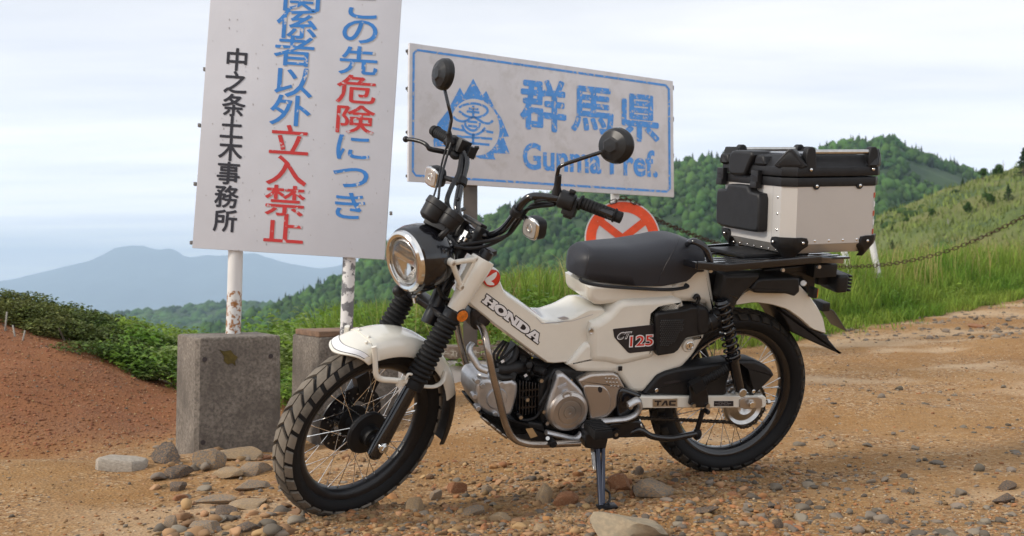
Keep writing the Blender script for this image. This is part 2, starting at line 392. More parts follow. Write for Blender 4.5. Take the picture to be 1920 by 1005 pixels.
# --- ground material: sand, red scoria, grit; grass soil beyond the edge
def ground_mat():
    m = bpy.data.materials.new('ground'); m.use_nodes = True; t = m.node_tree; b = t.nodes['Principled BSDF']; b.inputs['Roughness'].default_value = .95; b.inputs['Specular IOR Level'].default_value = .2
    N = t.nodes.new; L = t.links.new
    tc = N('ShaderNodeTexCoord')
    def noise(sc, det=5, ro=.6, v=None):
        n = N('ShaderNodeTexNoise'); n.inputs['Scale'].default_value = sc; n.inputs['Detail'].default_value = det; n.inputs['Roughness'].default_value = ro; L(tc.outputs['Object'], n.inputs['Vector']); return n.outputs[0]
    def ramp(src, pts):
        r = N('ShaderNodeValToRGB'); e = r.color_ramp.elements
        while len(e) < len(pts): e.new(.5)
        for q, (p, c) in zip(e, pts): q.position = p; q.color = tuple(c) + (1,)
        L(src, r.inputs[0]); return r.outputs[0]
    def mix(f, a, b_, mode='MIX'):
        n = N('ShaderNodeMixRGB'); n.blend_type = mode
        if isinstance(f, float): n.inputs[0].default_value = f
        else: L(f, n.inputs[0])
        for i, q in ((1, a), (2, b_)):
            if isinstance(q, tuple): n.inputs[i].default_value = q + (1,)
            else: L(q, n.inputs[i])
        return n.outputs[0]
    sand = ramp(noise(1.3, 6), [(.3, (.265, .138, .048)), (.5, (.335, .195, .080)), (.7, (.385, .25, .125))])
    grit = N('ShaderNodeTexVoronoi'); grit.inputs['Scale'].default_value = 85; L(tc.outputs['Object'], grit.inputs['Vector'])
    gs = N('ShaderNodeSeparateColor'); L(grit.outputs['Color'], gs.inputs[0])
    gritc = ramp(gs.outputs[0], [(.0, (.11, .08, .06)), (.25, (.23, .125, .058)), (.55, (.33, .185, .082)), (.8, (.42, .28, .145)), (1, (.58, .46, .32))])
    gm = ramp(noise(2.6, 5), [(.42, (.15, .15, .15)), (.62, (.75, .75, .75))])
    c = mix(gm, sand, gritc)
    fine = ramp(noise(160, 3, .7), [(.35, (.72, .70, .68)), (.65, (1.15, 1.12, 1.1))])
    c = mix(.8, c, fine, 'MULTIPLY')
    red = mix(gm, mix(noise(3.5), (.19, .070, .032), (.31, .135, .055)), mix(gs.outputs[1], (.14, .055, .03), (.30, .14, .07)))
    at_ = N('ShaderNodeAttribute'); at_.attribute_name = 'zone'; sp = N('ShaderNodeSeparateColor'); L(at_.outputs['Color'], sp.inputs[0])
    c = mix(sp.outputs[0], c, red)
    soil = mix(noise(2), (.07, .075, .025), (.13, .10, .045))
    c = mix(sp.outputs[1], c, soil)
    pale = mix(noise(5), (.50, .36, .23), (.58, .46, .32))
    pm = N('ShaderNodeMath'); pm.operation = 'MULTIPLY'; L(sp.outputs[2], pm.inputs[0]); pm.inputs[1].default_value = .55
    c = mix(pm.outputs[0], c, pale)
    L(c, b.inputs['Base Color'])
    ad = N('ShaderNodeMath'); ad.operation = 'ADD'; L(grit.outputs['Distance'], ad.inputs[0]); L(noise(60, 6, .7), ad.inputs[1])
    bp = N('ShaderNodeBump'); bp.inputs['Strength'].default_value = .8; bp.inputs['Distance'].default_value = .006; L(ad.outputs[0], bp.inputs['Height']); L(bp.outputs[0], b.inputs['Normal'])
    return m
def axis(segs):
    o = []
    for a, b, st in segs: o += list(np.arange(a, b, st))
    return np.array(o)
gx = axis([(-60, -9, 1.5), (-9, -3.2, .12), (-3.2, 3.2, .028), (3.2, 7, .05), (7, 16, .2), (16, 60, 1.5)]); gy = axis([(-30, 0, 1.5), (0, 2.2, .15), (2.2, 5.6, .026), (5.6, 9, .05), (9, 16, .12), (16, 60, 1.2)])
GX, GY = np.meshgrid(gx, gy); GZ = gh(GX, GY)
nxg, nyg = len(gx), len(gy); idx = np.arange(nxg * nyg).reshape(nyg, nxg)
gf = np.stack([idx[:-1, :-1], idx[:-1, 1:], idx[1:, 1:], idx[1:, :-1]], -1).reshape(-1, 4)
GM = npmesh('ground', np.stack([GX, GY, GZ], -1).reshape(-1, 3), gf, ground_mat(), True)
zc_ = GM.color_attributes.new('zone', 'FLOAT_COLOR', 'POINT')
red_ = ss(-.5, 1.1, (GY - np.interp(GX, [-5, -3.2, -2.1, -1.6, -1.2], [4.5, 4.75, 5.0, 5.6, 6.3])) + .25 * fbm(GX * 2, GY * 2, 3, 3)) * ss(-.9, -1.6, GX + .3 * fbm(GX, GY, 2, 4))
red_ = np.maximum(red_, .0)
soil_ = ss(-.15, .25, GY - edge_Y(GX) + .5 * fbm(GX * 1.5, GY * 1.5, 3, 8))
pale_ = ss(-2.0, -.5, GX) * ss(.1, .45, fbm(GX * 1.1, GY * 2.2, 4, 33) + .15 * np.exp(-((GX - 2.6) ** 2 / 2 + (GY - 5) ** 2 / .6)))
colr = np.stack([red_, soil_, pale_, np.ones_like(red_)], -1).astype(np.float32).reshape(-1)
zc_.data.foreach_set('color', colr)
link(GM, 'ground', kind='structure')
# --- far land: ridges built as real hills at their own distances
def ridge(name, pts, D, base, front, m, nu=220, nr=60, rough=.03, back=1.5, power=1.0, seed=1, dfun=None, pad=0):
    us = np.array([p[0] for p in pts], float); vs = np.array([p[1] for p in pts], float)
    U = np.linspace(us[0], us[-1], nu); V = np.interp(U, us, vs); tz = (U - CX) / F
    Dv = np.array([dfun(u) for u in U]) if dfun else np.full(nu, D)
    top = CAMZ + Dv * (math.sin(PITCH) - (V - CY) / F)
    rows = []
    R = np.concatenate([np.linspace(0, 1, nr), 1 + np.linspace(.04, back, 14)])
    for r in R:
        d = Dv * (1 - front + front * min(r, 1)) if r <= 1 else Dv * (1 + (r - 1) * front)
        if r <= 1: z = base + (top - base) * (r ** power)
        else: z = top - (top - base) * (1 - (1 - min(1, (r - 1) / back)) ** 1.5) 
        X = tz * d; wob = fbm(X / (D * .06), d / (D * .06), 5, seed, .55) * (top - base) * rough * (4 * min(r, 1) * (1.02 - min(r, 1)) if r <= 1 else 0)
        wob = wob + (fbm(X / (D * .012), d / (D * .02), 3, seed + 7) * (top - base) * rough * .12)
        rows.append(np.stack([X, d, z + wob], -1))
    G = np.array(rows); n2 = len(R); ix = np.arange(n2 * nu).reshape(n2, nu)
    ff = np.stack([ix[:-1, :-1], ix[:-1, 1:], ix[1:, 1:], ix[1:, :-1]], -1).reshape(-1, 4)
    me = npmesh(name, G.reshape(-1, 3), ff, m, True); link(me, name, kind='structure'); return G
ASAMA = [(-1400, 600), (-900, 590), (-500, 572), (-250, 556), (-100, 540), (0, 528), (60, 516), (130, 498), (170, 489), (195, 476), (215, 466), (240, 461), (262, 461), (285, 466), (300, 468), (318, 465), (332, 471), (350, 482), (395, 479), (430, 477), (455, 474), (475, 474), (505, 484), (540, 493), (575, 500), (600, 503), (640, 497), (700, 492), (800, 496), (1000, 510), (1400, 520), (2200, 535), (3200, 560)]
ridge('distant_mountain', ASAMA, 11000, -430, .26, mat('far mountain', (.05, .07, .065), .9, var=.5, vscale=.0016, space='Object'), nu=420, nr=50, rough=.22, power=1.25, seed=2)
VM = MB().add([(-30000, 60, -430), (30000, 60, -430), (30000, 40000, -430), (-30000, 40000, -430)], [(0, 1, 2, 3)])
VM.build('valley_floor', mat('valley land', (.07, .095, .045), .9, col2=(.16, .15, .09), vscale=.006), None, smooth=0, kind='structure')
FOREST = mat('forest ground', (.020, .045, .014), .9, col2=(.035, .07, .02), vscale=.05)
WG = ridge('wooded_ridge', [(-600, 640), (0, 612), (150, 601), (200, 593), (260, 584), (330, 577), (420, 571), (500, 569), (560, 567), (640, 563), (900, 560)], 1500, -170, .55, FOREST, nu=200, nr=30, rough=.05, seed=5)
HILL = [(380, 620), (470, 592), (540, 566), (580, 548), (610, 535), (640, 522), (664, 500), (700, 478), (730, 460), (800, 440), (860, 428), (895, 416), (930, 403), (965, 390), (1000, 378), (1060, 366), (1130, 352), (1200, 332), (1250, 318), (1290, 303), (1340, 296), (1400, 292), (1470, 291), (1530, 287), (1560, 276), (1590, 270), (1640, 268), (1668, 264), (1684, 268), (1700, 280), (1730, 291), (1770, 304), (1812, 320), (1870, 338), (1960, 350), (2200, 362), (2700, 400), (3400, 470)]
HG = ridge('forest_hill', HILL, 620, -70, .70, FOREST, nu=460, nr=90, rough=.10, power=.9, seed=9)
MEADOW = [(1180, 640), (1300, 600), (1400, 566), (1450, 536), (1520, 494), (1600, 440), (1630, 420), (1662, 396), (1692, 388), (1730, 372), (1764, 357), (1790, 350), (1828, 338), (1866, 326), (1919, 308), (2000, 286), (2200, 240), (2500, 205), (2900, 220), (3500, 300), (4300, 400)]
MM = mat('meadow slope', (.11, .15, .036), .95, col2=(.17, .17, .055), vscale=.09, patch=(.06, .10, .03), pscale=.12, pth=(.48, .6), bump=.8, bscale=3, bdist=.3)
MG = ridge('meadow_hill', MEADOW, 120, -14, .75, MM, nu=330, nr=60, rough=.06, power=.9, seed=14)
# --- crowns: many lumpy low-poly crowns merged per tone
def ico(n=1):
    bm = bmesh.new(); bmesh.ops.create_icosphere(bm, subdivisions=n, radius=1); v = np.array([q.co[:] for q in bm.verts]); f = np.array([[l.index for l in p.verts] for p in bm.faces]); bm.free(); return v, f
IV, IF = ico(1); IV2, IF2 = ico(2); IV3, IF3 = ico(3)
def scatter(V0, F0, pos, scale, jitter=.25, squash=None, yaw=True):
    n = len(pos); V = V0[None] * (1 + jitter * (RNG.random((n, len(V0), 1)) - .5) * 2)
    sc = np.asarray(scale, float); sc = sc[:, None] if sc.ndim == 1 else sc
    V = V * sc[:, None, :]
    if yaw:
        a = RNG.random(n) * 2 * PI; c, s = np.cos(a)[:, None], np.sin(a)[:, None]
        V = np.stack([V[..., 0] * c - V[..., 1] * s, V[..., 0] * s + V[..., 1] * c, V[..., 2]], -1)
    V = V + pos[:, None, :]; Fc = F0[None] + (np.arange(n) * len(V0))[:, None, None]
    return V.reshape(-1, 3), Fc.reshape(-1, F0.shape[1])
def sample_grid(G, n, rmin=.1, rmax=1.0, nr=90, keep=None):
    i = RNG.uniform(rmin, rmax, n) * (nr - 1); j = RNG.random(n) * (G.shape[1] - 2); i0 = i.astype(int); j0 = j.astype(int); fi = (i - i0)[:, None]; fj = (j - j0)[:, None]
    i1 = np.minimum(i0 + 1, G.shape[0] - 1)
    return (G[i0, j0] * (1 - fj) + G[i0, j0 + 1] * fj) * (1 - fi) + (G[i1, j0] * (1 - fj) + G[i1, j0 + 1] * fj) * fi
FT = mat('forest crowns', (.024, .062, .016), .85, spec=.2, randv=.45, col2=(.058, .115, .024), vscale=.03, detail=4)
p = sample_grid(HG, 26000, .12, .999); d = p[:, 1]
def hillclear(p):   # clearings: landslip and grassy shoulder
    u = CX + F * p[:, 0] / p[:, 1]; v = CY - F * ((p[:, 2] - CAMZ) / p[:, 1] - math.sin(PITCH))
    slip = (np.abs((u - 1040) - (450 - v) * .8) < 7 + 4 * np.sin(v * .3)) & (v > 428) & (v < 480)
    shoulder = (u > 1700) & (v > 300 + (u - 1700) * .30) & (v < 330 + (u - 1700) * .35) & (u < 1830)
    return slip | shoulder
p = p[~hillclear(p)]; sz = RNG.uniform(.35, 1.25, len(p)) * 2.4 * (p[:, 1] / 560) ** .5
V, Fc = scatter(IV, IF, p + np.array([0, 0, 1.0]), np.stack([sz, sz * RNG.uniform(.7, 1.2, len(p)), sz * RNG.uniform(.7, 1.7, len(p))], -1), .42)
link(npmesh('forest', V, Fc, FT), 'forest', kind='stuff')
p = sample_grid(WG, 5200, .35, .999, 30); sz = RNG.uniform(.6, 1.3, len(p)) * 6
V, Fc = scatter(IV, IF, p, np.stack([sz * 1.3, sz * 1.3, sz], -1), .3); link(npmesh('far_forest', V, Fc, FT), 'far_forest', kind='stuff')
# conifers that stand up along the skyline
CN = mat('conifer foliage', (.014, .034, .012), .9, randv=.3)
cone = MB().lathe([(0, .02), (.0, 1), (.5, .55), (.48, .72), (.95, .35), (.93, .5), (1.6, .02)], (0, 0, 0), (0, 0, 1), 7); CV = np.array(cone.v); CF = np.array(cone.f)
p = sample_grid(HG, 500, .985, 1.0); p = p[~hillclear(p)]; sz = RNG.uniform(1.0, 2.3, len(p))
V, Fc = scatter(CV, CF, p, np.stack([sz * .55, sz * .55, sz * 1.6], -1), .25); link(npmesh('skyline_conifers', V, Fc, CN), 'skyline_conifers', kind='stuff')
p = sample_grid(HG, 260, .3, .95); p = p[p[:, 0] / p[:, 1] > .25]; sz = RNG.uniform(1.5, 3, len(p))
V, Fc = scatter(CV, CF, p, np.stack([sz * .6, sz * .6, sz * 1.7], -1), .25); link(npmesh('conifers', V, Fc, CN), 'conifers', kind='stuff')
# bushes on the meadow slope
MB1 = mat('meadow scrub', (.035, .065, .02), .9, spec=.2, randv=.35)
n = 4600; p = sample_grid(MG, n, .15, 1, 60); uu = CX + F * p[:, 0] / p[:, 1]
dens = fbm(p[:, 0] * .07, p[:, 1] * .05, 4, 41); p = p[(dens > .07)]
sz = RNG.uniform(.25, .8, len(p)); V, Fc = scatter(IV, IF, p, np.stack([sz * 1.4, sz * 1.4, sz * .8], -1), .35); link(npmesh('hillside_scrub', V, Fc, MB1), 'hillside_scrub', kind='stuff')
p = sample_grid(MG, 44000, .2, 1, 60); a = RNG.random(len(p)) * 6.28; w = .10; h = RNG.uniform(.25, .7, len(p))
dxy = np.stack([np.cos(a), np.sin(a), 0 * a], -1)
V = np.stack([p - dxy * w, p + dxy * w, p + np.stack([RNG.normal(0, .15, len(p)), RNG.normal(0, .15, len(p)), h], -1)], 1).reshape(-1, 3)
link(npmesh('hillside_grass', V, np.arange(len(V)).reshape(-1, 3), mat('hillside grass', (.15, .19, .045), .9, randv=.3)), 'hillside_grass', kind='stuff')
# --- single trees on the near hillside
LEAFD = mat('dark foliage', (.022, .048, .014), .85, spec=.2, randv=.45); LEAFM = mat('mid foliage', (.05, .10, .022), .85, spec=.2, randv=.4)
TRUNK = mat('bark', (.10, .08, .06), .9); DEADW = mat('dead wood', (.30, .28, .25), .9)
def meadow_pt(u, v):
    d = ray(u, v); q = MG[:60].reshape(-1, 3); uu = CX + F * q[:, 0] / q[:, 1]; vv = CY - F * ((q[:, 2] - CAMZ) / q[:, 1] - math.sin(PITCH))
    return q[np.argmin((uu - u) ** 2 + (vv - v) ** 2)]
def hill_tree(u, v, hpx, kind, label, wf=.35):
    b = meadow_pt(u, v); h = hpx / F * b[1]; root = empty('conifer_tree' if kind == 'c' else 'hillside_tree', Matrix.Translation(Vector(b)), label=label, cat='tree', group='trees on the green hillside')
    MB().tube([(0, 0, -.3), (.02, 0, h * .5), (0, 0, h * .95)], [h * .035, h * .022, h * .006], 7).build('trunk', TRUNK, root)
    n = 900 if kind == 'c' else 1500
    if kind == 'c':
        t = RNG.random(n) ** .8; r = (1 - t) * h * wf * RNG.random(n) ** .4 * (.8 + .3 * np.sin(t * 40)); a = RNG.random(n) * 6.28; z = h * (.08 + .95 * t) - r * .25
        pp = np.stack([r * np.cos(a), r * np.sin(a), z], -1)
    else:
        cs = [(RNG.normal(0, h * .16), RNG.normal(0, h * .16), h * RNG.uniform(.3, .85), h * RNG.uniform(.13, .24)) for _ in range(9)]
        pp = []
        for k in range(n):
            c = cs[k % 9]; dd = nrm(RNG.normal(size=3)) * c[3] * RNG.random() ** .35; pp.append((c[0] + dd[0], c[1] + dd[1], c[2] + dd[2]))
        pp = np.array(pp)
    s = h * .035 if kind == 'c' else h * .045
    d1 = RNG.normal(size=(n, 3)); d1 /= np.linalg.norm(d1, axis=1)[:, None]; d2 = np.cross(d1, RNG.normal(size=(n, 3))); d2 /= np.linalg.norm(d2, axis=1)[:, None]
    ss_ = s * RNG.uniform(.5, 1.2, (n, 1)); V = np.stack([pp - d1 * ss_, pp + d2 * ss_, pp + d1 * ss_, pp - d2 * ss_], 1).reshape(-1, 3)
    link(npmesh('foliage', V, np.arange(len(V)).reshape(-1, 4), LEAFD if kind == 'c' else LEAFM), 'foliage', root); return root
for a in [(1922, 330, 52, 'c', 'tallest dark conifer on the hillside, cut by the right edge of the photo', .42),
          (1868, 332, 26, 'b', 'bushy tree on the ridge of the hillside just left of the tallest conifer', .4),
          (1843, 338, 22, 'b', 'rounded green tree on the hillside crest, beside the lowest dip of the skyline', .4),
          (1805, 352, 18, 'c', 'small conifer at the left end of the row along the hillside crest', .4),
          (1745, 410, 17, 'b', 'lone round dark bush in the middle of the grassy hillside', .5),
          (1675, 438, 16, 'c', 'small conifer on the hillside just right of the top box', .4),
          (1655, 425, 15, 'c', 'little conifer on the hillside touching the edge of the top box', .4),
          (1676, 468, 18, 'c', 'low conifer standing alone near the foot of the hillside', .45),
          (1700, 420, 15, 'b', 'small green bush on the hillside left of the lone round bush', .5),
          (1815, 400, 22, 'b', 'green thicket bush below the hillside crest', .5),
          (1850, 385, 26, 'b', 'broad dark thicket below the bushy ridge tree', .5),
          (1893, 378, 30, 'c', 'dark conifer halfway up the hillside near the right edge', .45)]: hill_tree(*a)
for u, v, hpx, lb in ((1884, 326, 26, 'bare grey dead trunk standing in the crest beside the tallest conifer'), (1774, 420, 14, 'thin pale dead snag in the open grass of the hillside')):
    b = meadow_pt(u, v); h = hpx / F * b[1]
    tag(MB().tube([b + np.array([0, 0, -.2]), b + np.array([.03, 0, h * .5]), b + np.array([-.02, 0, h])], [.06, .045, .015], 6).tube([b + np.array([.02, 0, h * .6]), b + np.array([.25, 0, h * .8])], [.02, .008], 5).build('dead_tree', DEADW, None), lb, 'dead tree')
# ================================================================== NEAR PLANTS (uncountable: one object per kind)
def leafcloud(name, pos, size, m, aspect=.38, up=.5, droop=.25):
    n = len(pos); a = RNG.random(n) * 2 * PI; el = RNG.uniform(-.2, 1.0, n) * up
    d = np.stack([np.cos(a) * np.cos(el), np.sin(a) * np.cos(el), np.sin(el)], -1); side = np.stack([-np.sin(a), np.cos(a), RNG.normal(0, .35, n)], -1); side /= np.linalg.norm(side, axis=1)[:, None]
    nn = np.cross(d, side); s = size[:, None]
    mid = pos + d * s * .55 + nn * s * .06; tip = pos + d * s - np.array([0, 0, 1]) * s * droop
    V = np.stack([pos, mid + side * s * aspect * .5, tip, mid - side * s * aspect * .5], 1).reshape(-1, 3)
    o = link(npmesh(name, V, np.arange(len(V)).reshape(-1, 4), m), name, kind='stuff'); return o
def blades(name, pos, h, w, m, lean=.35):
    n = len(pos); a = RNG.random(n) * 2 * PI; side = np.stack([np.cos(a), np.sin(a), 0 * a], -1) * w[:, None]
    b = RNG.random(n) * 2 * PI; ln = np.stack([np.cos(b), np.sin(b), 0 * b], -1) * (h * lean * RNG.uniform(.2, 1.6, n))[:, None]; z = np.array([0, 0, 1.0]); H = h[:, None]
    m1 = pos + ln * .25 + z * H * .55; m2 = pos + ln * .62 + z * H * .87; tp = pos + ln * 1.1 + z * H * .98
    V = np.stack([pos - side, pos + side, m1 + side * .8, m1 - side * .8, m2 + side * .5, m2 - side * .5, tp + side * .05, tp - side * .05], 1).reshape(-1, 3)
    q = np.array([[0, 1, 2, 3], [3, 2, 4, 5], [5, 4, 6, 7]]); Fc = (q[None] + (np.arange(n) * 8)[:, None, None]).reshape(-1, 4)
    return link(npmesh(name, V, Fc, m), name, kind='stuff')
GR1 = leafmat('fresh grass', (.26, .33, .055), .6, randv=.4, col2=(.13, .25, .03), vscale=1.1); GR2 = mat('dry grass', (.30, .25, .09), .7, randv=.3)
BR1 = leafmat('broad leaves', (.23, .32, .05), .55, randv=.45, col2=(.13, .25, .035), vscale=1.6); BR2 = leafmat('bush leaves', (.085, .145, .03), .6, randv=.55, col2=(.15, .16, .05), vscale=1.8, tr=.3); BR3 = leafmat('pale leaves', (.30, .38, .13), .55, randv=.3)
def bedge(n, x0, x1, e0, e1, pw=1.0):
    X = RNG.uniform(x0, x1, n); Y = edge_Y(X) + e0 + (e1 - e0) * RNG.random(n) ** pw + .25 * fbm(X * 1.5, X * 0 + 3, 3, 8) ; return np.stack([X, Y, gh(X, Y, False)], -1)
# tall grass right of the bike and behind it
p = bedge(60000, -1.4, 12.5, .15, 4.5, 1.3); hh = (.20 + .30 * ss(0, 1.2, p[:, 1] - edge_Y(p[:, 0]))) * RNG.uniform(.5, 1.15, len(p)) * (1 + .6 * fbm(p[:, 0] * .9, p[:, 1] * .9, 3, 50))
hh *= np.interp(p[:, 0], [-1.5, 0, 2, 9], [.75, .8, 1.0, 1.0])
blades('tall_grass', p, hh, RNG.uniform(.003, .0065, len(p)), GR1)
p = bedge(16000, .3, 9, -.25, .5); blades('short_grass', p, RNG.uniform(.04, .14, len(p)), RNG.uniform(.003, .005, len(p)), GR1, .6)
p = bedge(2200, .5, 9.5, -.9, .1, .5); p = p[fbm(p[:, 0] * 1.3, p[:, 1] * 1.3, 3, 60) > .02]; blades('verge_tufts', p, RNG.uniform(.03, .11, len(p)), RNG.uniform(.002, .004, len(p)), GR1, .7)
p = bedge(2600, -1, 9.5, .5, 4); blades('seed_grass', p, RNG.uniform(.40, .66, len(p)), RNG.uniform(.002, .004, len(p)), GR2, .25)
# low leafy plants: clumps
def clumps(nc, x0, x1, e0, e1, r0, r1, hgt, per, size, name, m, pw=1.0, **k):
    c = bedge(nc, x0, x1, e0, e1, pw); rr = RNG.uniform(r0, r1, nc); ii = RNG.integers(0, nc, per * nc); dd = RNG.normal(size=(per * nc, 3)); dd /= np.linalg.norm(dd, axis=1)[:, None]
    rad = RNG.random(per * nc)[:, None] ** .4; hv = hgt * RNG.uniform(.6, 1.2, nc)
    pos = c[ii] + dd * rad * np.stack([rr[ii], rr[ii], hv[ii] * .5], -1) + np.stack([0 * rr[ii], 0 * rr[ii], hv[ii] * .5], -1)
    return leafcloud(name, pos, RNG.uniform(size * .6, size * 1.3, len(pos)), m, **k)
clumps(520, -3.0, 1.6, .0, 4.2, .12, .28, .18, 95, .065, 'leafy_groundcover', BR1, .9)
clumps(150, -2.6, 1.2, .0, 3.4, .10, .2, .20, 60, .07, 'pale_groundcover', BR3, 1.0)
clumps(230, -2.0, .2, .7, 3.0, .16, .34, .44, 150, .07, 'tall_groundcover', BR1, .9)
clumps(60, -1.9, .0, .6, 2.6, .14, .26, .46, 80, .075, 'pale_tall_plants', BR3, .9)
p = bedge(7000, -1.5, .3, .9, 3.6); blades('reed_grass', p, RNG.uniform(.28, .60, len(p)), RNG.uniform(.003, .006, len(p)), GR1)
clumps(150, .2, 8.5, .1, 2.2, .12, .25, .20, 45, .05, 'verge_weeds', BR1)
clumps(70, -2.9, -1.2, -.25, .5, .10, .2, .16, 60, .055, 'edge_weeds', BR1)
# the dense dark shrub on the red mound
cs = []
for k in range(70):
    t = RNG.random(); X = -4.9 + 2.5 * t; Y = edge_Y(X) - .45 + RNG.uniform(0, 1.3); top_ = np.interp(X, [-4.9, -3.9, -3.4, -3.0, -2.5], [.27, .25, .17, .10, .08])
    cs.append((X, Y, float(gh(X, Y, False)), RNG.uniform(.16, .28), top_ * RNG.uniform(.7, 1.05)))
cs = np.array(cs); n = 62000; ii = RNG.integers(0, len(cs), n); dd = RNG.normal(size=(n, 3)); dd /= np.linalg.norm(dd, axis=1)[:, None]; rad = RNG.random(n)[:, None] ** .3
pos = cs[ii, :3] + dd * rad * np.stack([cs[ii, 3], cs[ii, 3], cs[ii, 4] * .55], -1) + np.stack([0 * cs[ii, 3], 0 * cs[ii, 3], cs[ii, 4] * .45], -1)
sh = empty('shrub', label='dense dark green shrub spreading over the top of the red scoria mound', cat='shrub')
o = leafcloud('foliage', pos, RNG.uniform(.018, .042, n), BR2, .6); o.parent = sh; o['kind'] = 'stuff'
st = MB()
for k in range(60):
    c = cs[k % len(cs)]; b = np.array([c[0] + RNG.uniform(-.2, .2), c[1] - .15, c[2] - .02]); st.tube([b, b + np.array([RNG.uniform(-.1, .1), RNG.uniform(-.1, .1), c[4] * .7])], [.008, .004], 5)
st.build('stem', TRUNK, sh, kind='stuff')
for (u, v, h, lb) in ((8, 617, 36, 'thin weathered grey stake at the left edge in front of the dark shrub'), (31, 628, 22, 'short pale stake beside the dark shrub, first of the close pair'), (40, 634, 18, 'shortest leaning stake beside the dark shrub, second of the close pair')):
    b = groundat(u, v + 4, 3, 9); hh_ = h / F * b[1]
    tag(MB().tube([b + np.array([0, 0, -.05]), b + np.array([RNG.uniform(-.03, .03), 0, hh_])], [.006, .005], 7).build('wooden_stake', DEADW, None), lb, 'stake')
# small orange flowers behind the crash bar
m = MB(); FLW = mat('orange petals', (.75, .22, .08), .6)
for k in range(9):
    q = at(913 + RNG.uniform(-4, 16), 627 + RNG.uniform(-5, 7), 7.2); m.ell(q, (.014, .014, .012), nu=6, nv=4)
tag(m.build('flowers', FLW, None), 'small cluster of orange flowers behind the crash bar', 'flowers', kind='stuff')
# ================================================================== STONES
def rock_mesh(name, m, seed, flat=.7, n=3, cuts=13, rough=.05):
    rg = np.random.default_rng(seed); V = (IV3 if n == 3 else IV2 if n == 2 else IV).copy(); Fq = IF3 if n == 3 else IF2 if n == 2 else IF
    for k in range(cuts):
        d = rg.normal(size=3); d[2] *= .8; d /= np.linalg.norm(d); h = rg.uniform(.42, .80); s = V @ d; V -= np.maximum(s - h, 0)[:, None] * d * .96
    V *= 1 + rough * (vnoise(V[:, 0] * 3 + V[:, 2] * 2, V[:, 1] * 3 + V[:, 2], seed))[:, None] * 2
    V[:, 2] *= flat; V /= np.abs(V).max(0)[0:1].max()
    me = npmesh(name, V, Fq, m, True); me.set_sharp_from_angle(angle=math.radians(24)); return me
RK_G = mat('grey stone', (.20, .18, .155), .9, var=.35, vscale=14, bump=.5, bscale=60, patch=(.36, .23, .12), pscale=9, pth=(.42, .62))
RK_D = mat('dark stone', (.095, .085, .078), .9, var=.35, vscale=18, bump=.5, bscale=70, patch=(.30, .18, .09), pscale=9, pth=(.46, .66))
RK_R = mat('rust stone', (.30, .135, .065), .9, var=.35, vscale=14, bump=.5, bscale=60, patch=(.38, .22, .12), pscale=5, pth=(.5, .7))
RK_T = mat('tan stone', (.38, .27, .16), .9, var=.25, vscale=12, bump=.5, bscale=60, patch=(.24, .20, .16), pscale=4, pth=(.5, .7))
RK_P = mat('pale slab stone', (.36, .29, .20), .9, var=.2, vscale=6, bump=.4, bscale=60, patch=(.30, .26, .19), pscale=3, pth=(.45, .7))
